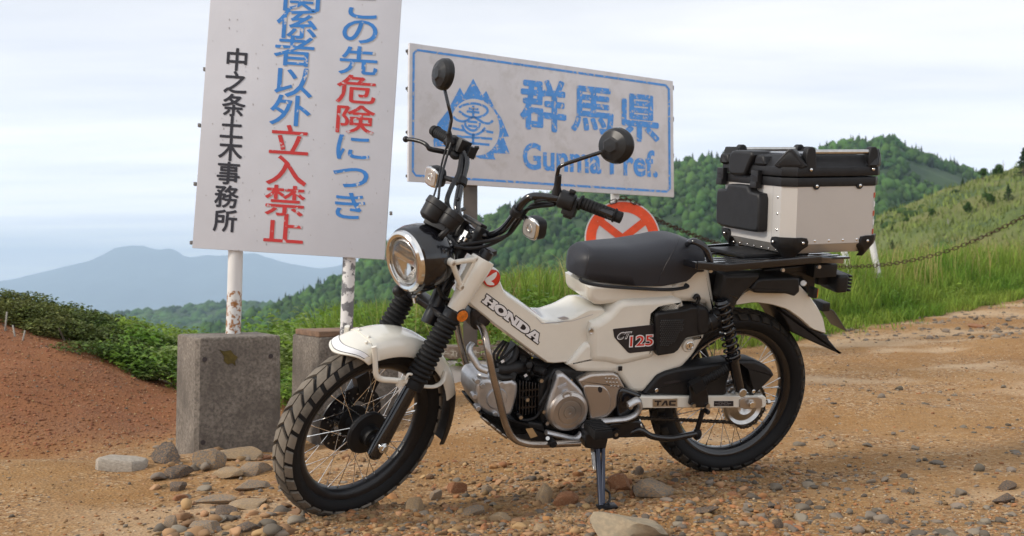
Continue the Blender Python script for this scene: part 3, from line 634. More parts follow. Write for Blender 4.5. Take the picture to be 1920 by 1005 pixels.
STONES = [  # u, v (centre), w, h in the picture, material, label
 (226, 870, 88, 40, RK_G, 'long pale grey block of stone lying on the sand left of the near concrete footing', .45),
 (385, 866, 72, 58, RK_G, 'large rounded boulder leaning against the front corner of the near concrete footing', .85),
 (312, 855, 60, 38, RK_D, 'dark flat rock between the pale stone block and the footing', .5),
 (327, 890, 66, 30, RK_D, 'dark wedge shaped rock in front of the footing, left of the large boulder', .5),
 (334, 914, 40, 26, RK_D, 'small rounded dark stone lying alone in the sand below the dark wedge rock', .75),
 (337, 934, 36, 16, RK_R, 'rusty flat stone just below the small rounded dark stone', .6),
 (454, 852, 90, 34, RK_T, 'broad tan rock against the lower front of the near footing', .5),
 (482, 824, 26, 20, RK_P, 'pale cream stone on top of the pile at the right of the near footing', .8),
 (492, 812, 18, 14, RK_T, 'topmost small yellowish stone of the pile by the footing', .8),
 (428, 886, 60, 28, RK_T, 'low brown rock just right of the large rounded boulder', .5),
 (494, 858, 30, 15, RK_R, 'orange stone in the middle of the pile by the front wheel', .6),
 (476, 884, 66, 24, RK_G, 'flat olive rock in the pile next to the front tyre', .4),
 (470, 915, 64, 22, RK_G, 'flat layered rock near the front tyre, below the olive rock', .35),
 (404, 940, 86, 22, RK_G, 'long flat slab of grey rock in the sand in front of the pile', .3),
 (452, 950, 82, 18, RK_T, 'thin brown slab right of the long grey slab', .3),
 (422, 962, 50, 18, RK_D, 'dark angular stone at the lower edge of the flat slabs', .45),
 (465, 987, 46, 28, RK_D, 'dark lumpy stone at the bottom edge left of the front tyre', .7),
 (385, 992, 70, 26, RK_G, 'grey rounded stone at the bottom edge under the flat slabs', .5),
 (320, 988, 34, 22, RK_G, 'small grey stone at the lower left end of the stone band', .6),
 (853, 915, 44, 32, RK_R, 'reddish angular stone lying right of the front tyre contact', .8),
 (816, 930, 26, 30, RK_G, 'upright greenish pebble left of the reddish angular stone', 1.0),
 (774, 946, 42, 34, RK_T, 'brown rock nearest the front tyre on the right side', .8),
 (910, 922, 28, 22, RK_G, 'small olive stone right of the reddish angular stone', .7),
 (1020, 934, 40, 46, RK_T, 'upright oval brown stone in front of the engine', 1.1),
 (1062, 938, 48, 28, RK_R, 'rusty brown stone touching the oval stone', .6),
 (936, 976, 44, 16, RK_T, 'flat tan stone low in the gravel below the oval stone', .4),
 (1014, 990, 34, 24, RK_T, 'orange brown stone at the bottom edge in front of the engine', .8),
 (884, 960, 60, 18, RK_G, 'flat grey olive stone in the gravel right of the brown rock', .35),
 (1184, 990, 152, 86, RK_P, 'large flat pale slab under the side stand foot, cut by the bottom edge', .45),
 (1234, 920, 90, 50, RK_G, 'greenish grey boulder half buried right of the side stand', .55),
 (1166, 910, 56, 40, RK_R, 'rusty brown rock behind the side stand', .7),
 (1105, 938, 34, 26, RK_G, 'round grey stone just left of the side stand foot', .7),
 (1200, 888, 20, 16, RK_D, 'small bluish grey pebble between side stand and rear tyre', .8),
 (1556, 838, 22, 18, RK_T, 'small brown stone alone on the gravel right of the rear tyre', .8),
 (1457, 989, 24, 20, RK_D, 'dark round pebble at the bottom edge below the rear tyre', .85),
 (1885, 942, 44, 22, RK_D, 'dark slate stone near the right edge of the road', .5),
 (1890, 918, 34, 16, RK_D, 'smaller dark stone just above the slate stone at the right edge', .5),
 (1372, 928, 30, 16, RK_R, 'orange flat stone below the rear tyre', .5),
 (1320, 962, 56, 16, RK_D, 'flat dark rock in the ground below the rear wheel', .3),
 (1848, 569, 34, 10, RK_D, 'dark flat rock on the far gravel at the edge of the grass', .4),
 (1835, 612, 40, 11, RK_R, 'dark red rock far back on the gravel road', .4),
]
for i, (u, v, w, h, m, lb, fl) in enumerate(STONES):
    g = groundat(u, v + h * .32); W = w / F * g[1] / 2; Hh = max(h / F * g[1] / 2, W * .2)
    o = link(rock_mesh('stone', m, 100 + i, 1.0, 3, 15) if i else MB().slab([(-1, -.35), (-.8, -.8), (.55, -1), (1, -.55), (.95, .5), (.5, .9), (-.7, .8)], -1, .8, .3, 2, both=True, to3=lambda a, b, z: (a, b, z * .9 - .12 * a)).xf(lambda q: q * (1 + .06 * float(fbm(q[0] * 2 + 5, q[1] * 2 + q[2], 3)))).mesh('stone', mat('pale block stone', (.40, .35, .29), .9, var=.25, vscale=8, bump=.5, bscale=60), 30), 'stone', label=lb, cat='stone', group='stones lying on the ground')
    o.location = (g[0], g[1] + W * .2, g[2] + Hh * .36); o.rotation_euler = (RNG.uniform(-.1, .1), RNG.uniform(-.12, .12), RNG.uniform(-.4, .4)); o.scale = (W * 1.04, W * .8, Hh * 1.12)
def angular(n, seed, V0=IV2, cuts=9, lo=.35):
    rg = np.random.default_rng(seed); V = V0.copy()
    for k in range(cuts):
        d = rg.normal(size=3); d /= np.linalg.norm(d); V -= np.maximum(V @ d - rg.uniform(lo, .85), 0)[:, None] * d
    return V / np.abs(V).max()
ANG = [angular(0, 900 + k) for k in range(7)]
# gravel: image-density scatter, several tones
def ground_pts(n, u0, u1, v0, v1, dens=None):
    U = RNG.uniform(u0, u1, n); Vv = RNG.uniform(v0, v1, n)
    dX = (U - CX) / F; dZ = (-(Vv - CY) / F) * cp + sp_
    Y = np.full(n, 3.0)
    for k in range(14): X = dX * Y; Z = gh(X, Y, False); Y = Y * .5 + .5 * np.clip((Z - CAMZ) / np.minimum(dZ, -.01), 1.5, 25)
    X = dX * Y; e = Y - edge_Y(X); ok = (e < .1) & (Y < 20)
    return np.stack([X, Y, gh(X, Y)], -1)[ok], U[ok], Vv[ok]
rocky = lambda X, Y: ss(.0, .25, .22 + fbm(X * 1.2, Y * 1.6, 3, 77) - .45 * ss(-.9, -2.0, X) * ss(4.7, 4.3, Y))
def gravel(name, n, m, smin, smax, ubox, pw=2.2, V0=IV, F0=IF, sink=.25, thr=.3, base=.30):
    p, U, Vv = ground_pts(n, *ubox); dn = rocky(p[:, 0], p[:, 1]); keep = RNG.random(len(p)) < base + (1 - base) * dn; p = p[keep]
    s = smin + (smax - smin) * RNG.random(len(p)) ** pw; s = np.maximum(s, p[:, 1] * .00045)
    sc = np.stack([s * RNG.uniform(.7, 1.3, len(p)), s * RNG.uniform(.7, 1.3, len(p)), s * RNG.uniform(.35, .8, len(p))], -1)
    pz = p + np.stack([0 * s, 0 * s, sc[:, 2] * (.75 - sink * 4.4 * RNG.random(len(p)))], -1)
    if F0 is IF: V, Fc = scatter(V0, F0, pz, sc, .3)
    else:
        VV, FF, o_ = [], [], 0
        for k_, A_ in enumerate(ANG):
            m_ = np.arange(len(pz)) % 7 == k_; V, Fc = scatter(A_, F0, pz[m_], sc[m_] * 1.15, .03); VV.append(V); FF.append(Fc + o_); o_ += len(V)
        V = np.concatenate(VV); Fc = np.concatenate(FF)
    link(npmesh(name, V, Fc, m, False), name, kind='stuff')
whole = (-60, 1980, 545, 1060)
G1 = mat('gravel brown', (.29, .175, .09), .95, randv=.45); G2 = mat('gravel grey', (.17, .14, .11), .95, randv=.45); G3 = mat('gravel pale', (.44, .34, .23), .95, randv=.25); G4 = mat('gravel rust', (.30, .14, .06), .95, randv=.35)
gravel('brown_gravel', 19000, G1, .0016, .0075, whole); gravel('grey_gravel', 6000, G2, .0018, .009, whole); gravel('pale_grit', 9000, G3, .0014, .005, whole); gravel('rusty_gravel', 7000, G4, .0018, .008, whole)
front = (560, 1500, 850, 1040)
gravel('front_pebbles', 3200, G1, .0025, .017, front, 3.2, IV2, IF2); gravel('front_grey_pebbles', 1100, G2, .0025, .018, front, 3.2, IV2, IF2); gravel('front_rust_pebbles', 1100, G4, .0025, .016, front, 3.2, IV2, IF2)
pile = (290, 560, 830, 1040)
gravel('pile_pebbles', 260, G2, .006, .030, pile, 1.8, IV2, IF2, base=.5); gravel('pile_brown_pebbles', 300, G1, .006, .028, pile, 1.8, IV2, IF2, base=.5)
gravel('roadside_rubble', 500, G2, .008, .028, (1540, 1980, 565, 640), 2.0, IV2, IF2); gravel('right_stones', 500, G2, .006, .022, (1400, 1980, 720, 1040), 2.4, IV2, IF2)
SCO = mat('scoria', (.23, .095, .045), .95, randv=.4)
p, U, Vv = ground_pts(12000, -900, 420, 600, 860); zr = ss(0, .3, p[:, 1] - np.interp(p[:, 0], [-5, -3.2, -2.1, -1.6, -1.2], [4.5, 4.75, 5.0, 5.6, 6.3])); p = p[RNG.random(len(p)) < zr]
s = .003 + .010 * RNG.random(len(p)) ** 2.5; V, Fc = scatter(IV, IF, p, np.stack([s, s, s * .6], -1), .3); link(npmesh('scoria_gravel', V, Fc, SCO), 'scoria_gravel', kind='stuff')
# ================================================================== CONCRETE FOOTINGS, WARNING BOARD
def concrete(name):
    return mat(name, (.22, .19, .16), .95, var=.5, vscale=75, bump=.8, bscale=150, bdist=.006, patch=(.10, .085, .072), pscale=4, pth=(.38, .68))
CONC = concrete('weathered concrete')
STAIN = mat('moss stain', (.10, .075, .02), .95, var=.4, vscale=40); HOLE = mat('form hole', (.055, .045, .045), .95)
def footing(A, yaw, wx, wy, ztop, zbot, label):
    c, s = math.cos(yaw), math.sin(yaw); M = Matrix(((c, -s, 0, A[0]), (s, c, 0, A[1]), (0, 0, 1, 0), (0, 0, 0, 1)))
    root = empty('concrete_footing', M, label=label, cat='concrete block', group='concrete footings of the warning board')
    ch = .018; b_ = [(ch, 0), (wx - ch, 0), (wx, ch), (wx, wy), (0, wy), (0, ch)]
    mb = MB().slab(b_, zbot, ztop, .012, 3, to3=lambda a, b, z: (a - (.012 if a < wx / 2 else -.012) * (ztop - z), b, z), rnd=0) if False else MB().slab(b_, zbot, ztop, .012, 3, to3=lambda a, b, z: (a - (.03 if a < wx / 2 else -.0) * (ztop - z) * .5, b - .02 * (ztop - z) * (b < .1), z))
    mb.build('block', CONC, root, smooth=30); return root, M
A1 = at(368, 640, 4.70); z1 = at(368, 633, 4.70)[2]
F1, M1 = footing(A1, math.radians(30), .385, .36, z1, -.5, 'taller weathered concrete footing with a brown moss stain, under the rust speckled post')
def patchobj(name, pts, root, m, y=-.0025, t=.0015, r=None):
    return MB().slab(pts, y + t, y, 0, to3=lambda a, b, yy: (a, yy - .02 * (z1 - b), b)).build(name, m, root, smooth=0)
def bl(u, v):      # px on the front face of footing 1 -> local x, z
    d = ray(u, v); n = np.array([math.sin(math.radians(30)), -math.cos(math.radians(30)), 0]); A = np.array([A1[0], A1[1], 0]); t = ((A - CAMP) @ n) / (d @ n); q = CAMP + d * t
    return ((q - A)[:2] @ np.array([math.cos(math.radians(30)), math.sin(math.radians(30))]), q[2])
KB = lambda x, y: (120 + x / 2.482, 600 + y / 2.4815)
patchobj('moss_stain', [bl(*KB(*q)) for q in ((722, 138), (745, 145), (775, 140), (790, 160), (808, 172), (795, 190), (797, 214), (780, 200), (760, 206), (742, 190), (745, 170))], F1, STAIN, -.003)
for q in ((654, 183), (961, 168), (644, 568)):
    a, b = bl(*KB(*q)); patchobj('form_hole', [(a + .011 * math.cos(k * PI / 6), b + .011 * math.sin(k * PI / 6)) for k in range(12)], F1, HOLE, -.003)
A2 = at(601, 640, 5.20); z2 = at(601, 633, 5.20)[2]
F2, M2 = footing(A2, math.radians(30), .42, .42, z2, -.5, 'shorter weathered concrete footing capped with an old plank, partly behind the front wheel')
WOOD = mat('old plank wood', (.26, .16, .10), .9, col2=(.15, .095, .065), vscale=14, bump=.6, bscale=40)
MB().box((.20, .20, z2 + .014), (.40, .36, .028)).build('plank', WOOD, F2, bev=.004)
sbb = MB()
for k in range(5): sbb.tube([(.0 + k * .02, -.004, z2 + .006 + k * .004), (.2, -.006, z2 + .012 + .002 * k), (.38, -.003, z2 + .004 + k * .004)], .0025, 5)
sbb.build('splinter', WOOD, F2, kind='stuff')
a_ = .1; MB().slab([(.145 + .011 * math.cos(k * PI / 6), z2 - .12 + .011 * math.sin(k * PI / 6)) for k in range(12)], 0, -.004, 0, to3=lambda a, b, y: (a, y, b)).build('form_hole', HOLE, F2, smooth=0)
# board
BY = 5.0
def bd(u, v, dy=0): return at(u, v, BY + dy)
def boardmat():
    m = mat('aged sign enamel', (.56, .57, .62), .45, var=.06, vscale=2.2, bump=.05, bscale=30, coat=.1)
    return m
BMAT = boardmat()
def flake(name, col, under, sc=55, th=(.52, .56)):
    return mat(name, col, .5, var=.12, vscale=20, patch=under, pscale=sc, pth=th)
PBLUE = flake('flaking blue paint', (.035, .20, .56), (.50, .50, .52), 26, (.60, .63)); PRED = flake('flaking red paint', (.50, .03, .03), (.50, .46, .48), 34, (.60, .63)); PBLK = mat('black paint', (.022, .022, .032), .5)
PGREY = mat('old glue', (.43, .42, .42), .6)
WB = empty('warning_board', Matrix.Translation(Vector(at(540, 640, 5.02))), label='tall leaning white warning board with blue, red and black Japanese characters on two white posts', cat='sign board')
WBI = WB.matrix_world.inverted()
def wl(mb): mb.v = [tuple(WBI @ Vector(q)) for q in mb.v]; return mb
bl_, br2, tr_, tl_ = bd(360, 465), bd(721, 487), bd(770, -262), bd(414, -270)
q4 = [bl_, br2, tr_, tl_]
m = MB(); yv = np.array([0, .018, 0]); m.add([*q4, *[q + yv for q in q4]], [(0, 1, 2, 3), (7, 6, 5, 4), (0, 4, 5, 1), (1, 5, 6, 2), (2, 6, 7, 3), (3, 7, 4, 0)])
BO = wl(m).build('panel', BMAT, WB, bev=.003)
def wchar(ch, u, v, w, h, mt, off=.013, rot=-3.9, nm='character'):
    s = .5; ca, sa = math.cos(math.radians(rot)), math.sin(math.radians(rot))
    def plc(dy, ox=0, oy=0):
        def f(a, b, e=0):
            x = a * w; y = -b * h; return WBI @ Vector(bd(u + x * ca + y * sa * -1 + ox, v - x * sa * -1 * -1 + y * ca + oy, dy)) if False else WBI @ Vector(bd(u + x * ca + y * sa + ox, v - x * sa + y * ca + oy, dy - e))
        return f
    if mt is not PBLK: textobj('glue_ghost', ch, plc(-.0006, 1.6, 1.8), PGREY, BO, offset=off, box=((0, 0), (.92, .92)))
    return textobj(nm, ch, plc(-.0014), mt, BO, offset=off, box=((0, 0), (.92, .92)))
for ch, u, v, mt in (('関', 566, -2, PBLUE), ('係', 557, 49, PBLUE), ('者', 552, 100, PBLUE), ('以', 548, 158, PBLUE), ('外', 544, 212, PBLUE), ('立', 542, 268, PRED), ('入', 537, 324, PRED), ('禁', 534, 381, PRED), ('止', 532, 434, PRED)): wchar(ch, u, v, 74, 56, mt)
for ch, u, v, mt in (('こ', 680, 16, PBLUE), ('の', 675, 62, PBLUE), ('先', 672, 118, PBLUE), ('危', 668, 172, PRED), ('険', 664, 228, PRED), ('に', 661, 280, PBLUE), ('つ', 658, 335, PBLUE), ('き', 655, 390, PBLUE)): wchar(ch, u, v, 72, 52, mt)
for ch, u, v in (('中', 444, 115), ('之', 441, 158), ('条', 438, 201), ('土', 434, 243), ('木', 432, 284), ('事', 428, 328), ('務', 424, 372), ('所', 422, 417)): wchar(ch, u, v, 42, 41, PBLK, .022)
ST_ = mat('post white with rust', (.66, .65, .63), .5, patch=(.30, .13, .04), pscale=42, pth=(.50, .56)); ST2 = mat('post white with bare metal', (.68, .67, .66), .5, patch=(.16, .16, .17), pscale=11, pth=(.50, .52)); PWH = mat('post white', (.68, .67, .66), .5, var=.05)
def pt_(u, v, Y): return at(u, v, Y)
def post(u0, v0, u1, v1, r, m_, Y0=5.045, Y1=5.045): return wl(MB().cyl(pt_(u0, v0, Y0), pt_(u1, v1, Y1), r, n=28)).build('post', m_, WB)
post(458, -200, 440, 545, .0345, PWH); post(440, 545, 437, 630, .0347, ST_)
post(672, -200, 655, 480, .0300, PWH); post(655, 480, 649, 632, .0302, ST2)
for k, (u, v) in enumerate([(376, 235), (368, 345), (361, 455), (386, 130), (727, 485), (735, 400)]):
    wl(MB().box(at(u - 2, v, 5.012), (.012, .02, .018))).build('edge_clip', mat('clip %d' % k, (.2, .19, .18), .5, .6) if k == 0 else bpy.data.materials['clip 0'], BO, bev=.002)
m = MB()
for i in range(120):
    u = RNG.uniform(375, 735); v = RNG.uniform(5, 470); 
    lo_ = 395 - v * .075; hi_ = 752 - v * .067
    if lo_ + 4 < u < hi_ - 4: r_ = RNG.uniform(.0012, .0035); q = bd(u, v, -.0010); m.box(q, (r_ * .8, .0006, r_ * RNG.uniform(1, 3)))
wl(m).build('dirt_speck', mat('dirt', (.26, .23, .22), .9), BO, kind='stuff')
# ================================================================== PREFECTURE BOARD
LT_, RT_ = 6.14, 7.32
c00, c01 = at(768, 80, LT_), at(1262, 152, RT_); c10, c11 = at(766, 340, LT_), at(1264, 370, RT_)
ex_ = nrm(c01 - c00); ex_[2] = 0; ex_ = nrm(ex_); nrm_ = nrm(np.cross(ex_, np.array([0, 0, 1.])))
if nrm_[1] > 0: nrm_ = -nrm_
PBW = empty('prefecture_board', Matrix.Translation(Vector(c10)), label='wide pale board with blue border, blue mountain emblem and lettering behind the handlebar', cat='sign board')
PI_ = PBW.matrix_world.inverted()
def pl2(u, v, off=0):
    d = ray(u, v); o = c10 + nrm_ * off; t = ((o - CAMP) @ nrm_) / (d @ nrm_); return CAMP + d * t
def pw_(mb): mb.v = [tuple(PI_ @ Vector(q)) for q in mb.v]; return mb
q4 = [pl2(766, 340), pl2(1264, 370), pl2(1262, 152), pl2(768, 80)]; bk = [q - nrm_ * .02 for q in q4]
PBM = mat('aged pale board', (.64, .63, .65), .5, var=.06, vscale=6, patch=(.56, .545, .55), pscale=7, pth=(.5, .62))
m = MB().add([*q4, *bk], [(0, 1, 2, 3), (7, 6, 5, 4), (0, 4, 5, 1), (1, 5, 6, 2), (2, 6, 7, 3), (3, 7, 4, 0)]); PB_ = pw_(m).build('panel', PBM, PBW, bev=.003)
SKYB = flake('flaking sky blue paint', (.085, .31, .76), (.52, .50, .50), 42, (.575, .60))
def bil(s, t):    # s along, t down on the board, exact picture corners
    a = np.array([768, 80]) + s * (np.array([1262, 152]) - np.array([768, 80])); b = np.array([766, 340]) + s * (np.array([1264, 370]) - np.array([766, 340])); return a + t * (b - a)
def flat(name, pts, m_, off=.0015, parent=None):
    mb = MB().add([pl2(u, v, off) for u, v in pts], [tuple(range(len(pts)))]); return pw_(mb).build(name, m_, parent or PB_, smooth=0)
def strip(name, pts, w, m_, off=.0015):
    """stroke of constant picture width"""
    pts = [np.array(q, float) for q in pts]; L_, R_ = [], []
    for i, q in enumerate(pts):
        d = pts[min(i + 1, len(pts) - 1)] - pts[max(i - 1, 0)]; d /= np.linalg.norm(d) + 1e-9; n = np.array([-d[1], d[0]]); L_.append(q + n * w / 2); R_.append(q - n * w / 2)
    mb = MB(); k = len(pts); mb.add([pl2(*q, off) for q in L_] + [pl2(*q, off) for q in R_], [(i, i + 1, k + i + 1, k + i) for i in range(k - 1)]); return pw_(mb).build(name, m_, PB_, smooth=0)
i0, i1, j0, j1 = .016, .984, .045, .955
brd = []
for (a, b), (c, d) in (((i0 + .012, j0), (i1 - .012, j0)), ((i1, j0 + .03), (i1, j1 - .03)), ((i1 - .012, j1), (i0 + .012, j1)), ((i0, j1 - .03), (i0, j0 + .03))):
    brd += [bil(a + (c - a) * t, b + (d - b) * t) for t in np.linspace(0, 1, 14)]
brd.append(brd[0]); strip('border', brd, 4.2, SKYB)
def pchar(ch, u, v, w, h, off, slope, nm='character', box=None):
    def f(a, b, e=0): return PI_ @ Vector(pl2(u + a * w, v + a * w * slope - b * h, .002 + e))
    return textobj(nm, ch, f, SKYB, PB_, offset=off, box=box)
pchar('群', 1019, 205, 84, 96, .024, .11, box=((0, 0), (.95, .95))); pchar('馬', 1112, 212, 78, 88, .024, .11, box=((0, 0), (.92, .92))); pchar('県', 1199, 227, 72, 88, .024, .10, box=((0, 0), (.92, .92)))
pchar('Gunma Pref.', 1107, 300, 253, 51, .026, .063)
KP = lambda x, y: (760 + x / 3.046, 90 + y / 3.045)
KQ = lambda x, y: (780 + x / 5.583, 130 + y / 5.583)
EMB = flat('emblem', [KP(*q) for q in ((388, 175), (440, 272), (462, 245), (520, 360), (548, 400), (592, 505), (560, 507), (597, 604), (505, 600), (515, 637), (430, 632), (360, 600), (215, 560), (165, 565), (160, 530), (185, 430), (240, 360), (312, 225), (335, 268))], SKYB, .0015)
ec_ = KP(398, 452)
dsc = [(ec_[0] + 46 * math.cos(a), ec_[1] + 4 * math.cos(a) + 53 * math.sin(a)) for a in np.linspace(0, 2 * PI, 49)[:-1]]
flat('emblem_ground', dsc, PBM, .0022)
for s_ in ([(450, 400), (500, 375), (560, 360), (620, 358), (680, 372), (735, 400), (750, 440), (720, 475), (660, 500), (600, 505), (530, 490), (480, 460), (452, 435)], [(390, 495), (430, 530), (490, 545), (540, 530), (600, 500), (660, 530), (710, 560), (770, 565), (805, 535)], [(515, 540), (520, 590), (560, 630), (610, 640), (655, 610), (670, 560)], [(540, 545), (645, 555)], [(545, 590), (640, 600)],
           [(480, 580), (510, 640), (560, 675), (620, 685), (680, 660), (725, 610)], [(600, 380), (600, 500)], [(550, 410), (655, 418)], [(530, 440), (665, 452)], [(600, 670), (598, 790)], [(380, 615), (500, 640)], [(690, 640), (810, 662)], [(425, 700), (800, 728)], [(440, 760), (770, 790)]):
    strip('emblem_stroke', cr([KQ(*q) for q in s_], 5) if len(s_) > 2 else [KQ(*q) for q in s_], 4.6, SKYB, .0029)
DKP = mat('brown painted steel', (.10, .085, .075), .5, .3, var=.2, vscale=10)
for (u, w_, m_, v1) in ((882, .085, DKP, 690), (1153, .055, PWH, 620)):
    tq = pl2(u, 250, -.06); MB_ = MB().box((tq[0], tq[1], (tq[2] + 0) / 2 - .15), (w_, .05, tq[2] + .5)); pw_(MB_).build('post', m_, PBW, bev=.004)
for k, v in enumerate((96, 166, 248, 330)):
    q = pl2(767, v, -.03); pw_(MB().box(q + np.array([-.004, 0, 0]), (.03, .02, .014)).box(q + ex_ * 1.05 - nrm_ * .015, (2.1, .02, .03), np.c_[ex_, nrm_, (0, 0, 1)])).build('rail_bracket', DKP, PBW)
# ================================================================== ROUND SIGN, LOW SIGN BASE, CHAIN, WHITE POSTS
RS = at(1167, 447, 6.85); RR = 71 / F * 6.85
rs = empty('round_sign', Matrix.Translation(Vector((RS[0], RS[1], -.2))), label='round white sign with orange red ring and crossed bars above the seat', cat='traffic sign')
rl = lambda mb: (setattr(mb, 'v', [(q[0] - RS[0], q[1] - RS[1], q[2] + .2) for q in mb.v]), mb)[1]
ORG = flake('flaking orange red paint', (.80, .085, .02), (.62, .58, .55), 60, (.66, .69)); SGW = mat('sign white', (.62, .61, .62), .5, var=.06, vscale=8)
rl(MB().lathe([(-.004, .001), (-.004, RR), (.004, RR), (.004, .001)], RS, (0, 1, 0), 64)).build('disc', SGW, rs)
rl(MB().lathe([(-.006, RR * .965), (-.006, RR * .70)], RS, (0, 1, 0), 64)).build('ring', ORG, rs)
for s_ in (1, -1):
    c_, s2 = math.cos(s_ * .66), math.sin(s_ * .66)
    rl(MB().box(RS + np.array([0, -.0062 - .0006 * s_, .0]), (RR * 1.5, .001, RR * .20), np.array([[c_, 0, -s2], [0, 1, 0], [s2, 0, c_]]))).build('bar', ORG, rs)
rl(MB().cyl((RS[0], RS[1] + .03, -.4), (RS[0], RS[1] + .03, RS[2] + RR * 1.05), .026, n=16)).build('post', mat('rusty pipe', (.14, .075, .045), .8, .3, var=.5, vscale=20), rs)
RUST = mat('rusty chain', (.085, .05, .035), .75, .5, var=.5, vscale=60, bump=.4, bscale=200)
chp = cr([at(1150, 378, 6.83), at(1172, 372, 6.83), at(1196, 384, 6.85), at(1228, 410, 7.0), at(1335, 453, 7.4), at(1460, 487, 7.9), at(1590, 500, 8.4), at(1700, 490, 8.6), at(1800, 462, 8.5), at(1920, 406, 8.2), at(2060, 325, 7.9)], 30)
dd_ = [0]
for a, b in zip(chp[:-1], chp[1:]): dd_.append(dd_[-1] + np.linalg.norm(b - a))
CHN = empty('barrier_chain', label='long rusty chain sagging from the round sign across the grass to the right edge', cat='chain')
pitch = .034; wid = .0052
lp = []
for k in range(20):
    a = 2 * PI * k / 20; lp.append(np.array([math.cos(a) * .010 + math.copysign(.0135, math.cos(a)) * (abs(math.cos(a)) > .02), math.sin(a) * .0125, 0]))
lm = MB(); rows_ = []
for k in range(20):
    q = lp[k]; d = nrm(lp[(k + 1) % 20] - lp[k - 1]); n = np.cross(d, [0, 0, 1]); rows_.append([q + (n * math.cos(t) + np.array([0, 0, 1.]) * math.sin(t)) * wid * .62 for t in np.linspace(0, 2 * PI, 7)[:-1]])
rows_.append(rows_[0]); lm.grid(rows_, True); LM_ = lm.mesh('link', RUST)
n_l = int(dd_[-1] / pitch)
for k in range(n_l):
    t = k * pitch; p0 = np.array([np.interp(t, dd_, [q[i] for q in chp]) for i in range(3)]); p1 = np.array([np.interp(t + .01, dd_, [q[i] for q in chp]) for i in range(3)])
    if k > 298: break
    d = nrm(p1 - p0); z = np.array([0, 0, 1.]); s_ = nrm(np.cross(z, d)); u_ = np.cross(d, s_)
    R_ = np.c_[d, s_, u_] if k % 2 else np.c_[d, u_, -s_]
    o = bpy.data.objects.new('link', LM_); COL.objects.link(o); o.parent = CHN
    Mx = np.eye(4); Mx[:3, :3] = R_; Mx[:3, 3] = p0; o.matrix_local = Matrix(Mx.tolist())
print('LINKS', n_l)
q = at(2062, 325, 7.9); tag(MB().cyl((q[0], q[1], -.2), (q[0], q[1], q[2] + .1), .045, n=20).build('chain_post', PWH, None), 'white post holding the right end of the rusty chain', 'post')
for (a, b, lb) in (((1568, 408), (1592, 512), 'leaning white pole in the grass under the top box, the left of the two'), ((1626, 408), (1643, 498), 'leaning white pole in the grass under the top box, the right of the two')):
    p0, p1 = at(*b, 10.8), at(*a, 10.8); p0 = p0 + (p0 - p1) * .25
    tag(MB().cyl(p0, p1, .032, n=16).build('white_pole', PWH, None), lb, 'pole', 'white poles in the grass')
# low concrete base with lettered weathered beam
LBs = empty('sign_base', label='low pale concrete base topped by a weathered lettered beam, seen between fork and engine', cat='concrete base')
g0_ = groundat(850, 722, 4, 9); yb = g0_[1]
b0, b1 = at(700, 668, yb + .25), at(1010, 640, yb - .0)
Pt = lambda u, v, o=0: at(u, v, yb + o)
tzb = Pt(880, 676)[2]; bzb = Pt(880, 706)[2] - .12
exb = nrm(np.array([1, -.06, 0])); eyb = np.array([.06, 1, 0]); cxb = Pt(870, 690)
Rb = np.c_[exb, nrm(eyb), (0, 0, 1)]
MB().box((cxb[0] + .05, cxb[1] + .28, (tzb + bzb) / 2), (1.05, .5, tzb - bzb), Rb).build('base_block', mat('pale concrete', (.42, .41, .41), .85, var=.15, vscale=5, patch=(.33, .31, .29), pscale=6), LBs, bev=.008)
zb1 = Pt(880, 652)[2]
MB().box((cxb[0] + .05, cxb[1] + .14, (tzb + zb1) / 2 + .004), (1.06, .24, zb1 - tzb), Rb).build('beam', mat('weathered beam', (.14, .10, .075), .9, var=.4, vscale=12, bump=.6, bscale=50, patch=(.24, .2, .16), pscale=20), LBs, bev=.008)
m = MB(); rr2 = random.Random(5)
for k in range(13):
    xk = cxb[0] - .30 + k * .060
    for j in range(7):
        w_, h_2 = (rr2.uniform(.010, .036), .004) if j % 2 else (.004, rr2.uniform(.010, .034))
        px, pz = xk + rr2.uniform(-.015, .015), (tzb + zb1) / 2 + .004 + rr2.uniform(-.014, .014)
        py = cxb[1] + .14 - .121 - .06 * (px - cxb[0] - .05) ; m.box((px, py, pz), (w_, .002, h_2), Rb)
m.build('lettering', mat('worn white letters', (.42, .39, .34), .9), LBs, kind='stuff')
for k, (u, v, m_) in enumerate(((905, 645, RK_R), (940, 648, RK_D))):
    o = link(rock_mesh('stone', m_, 300 + k, .7, 2, 9), 'stone', label=('rust coloured rock lying on the lettered beam' if k == 0 else 'dark rock on the right end of the lettered beam'), cat='stone', group='stones lying on the ground'); q = at(u, v, yb + .2); o.location = q; o.scale = (.055, .05, .035)
# ================================================================== AIR
hz = MB().box((0, 6400, -46), (16000, 13600, 772))
HM = bpy.data.materials.new('air'); HM.use_nodes = True; t = HM.node_tree; t.nodes.clear(); pv = t.nodes.new('ShaderNodeVolumePrincipled'); out = t.nodes.new('ShaderNodeOutputMaterial')
pv.inputs['Color'].default_value = (.62, .79, 1.0, 1); pv.inputs['Density'].default_value = HAZE; pv.inputs['Anisotropy'].default_value = 0.1; t.links.new(pv.outputs[0], out.inputs['Volume'])
hz.build('haze', HM, None, smooth=0, kind='stuff')
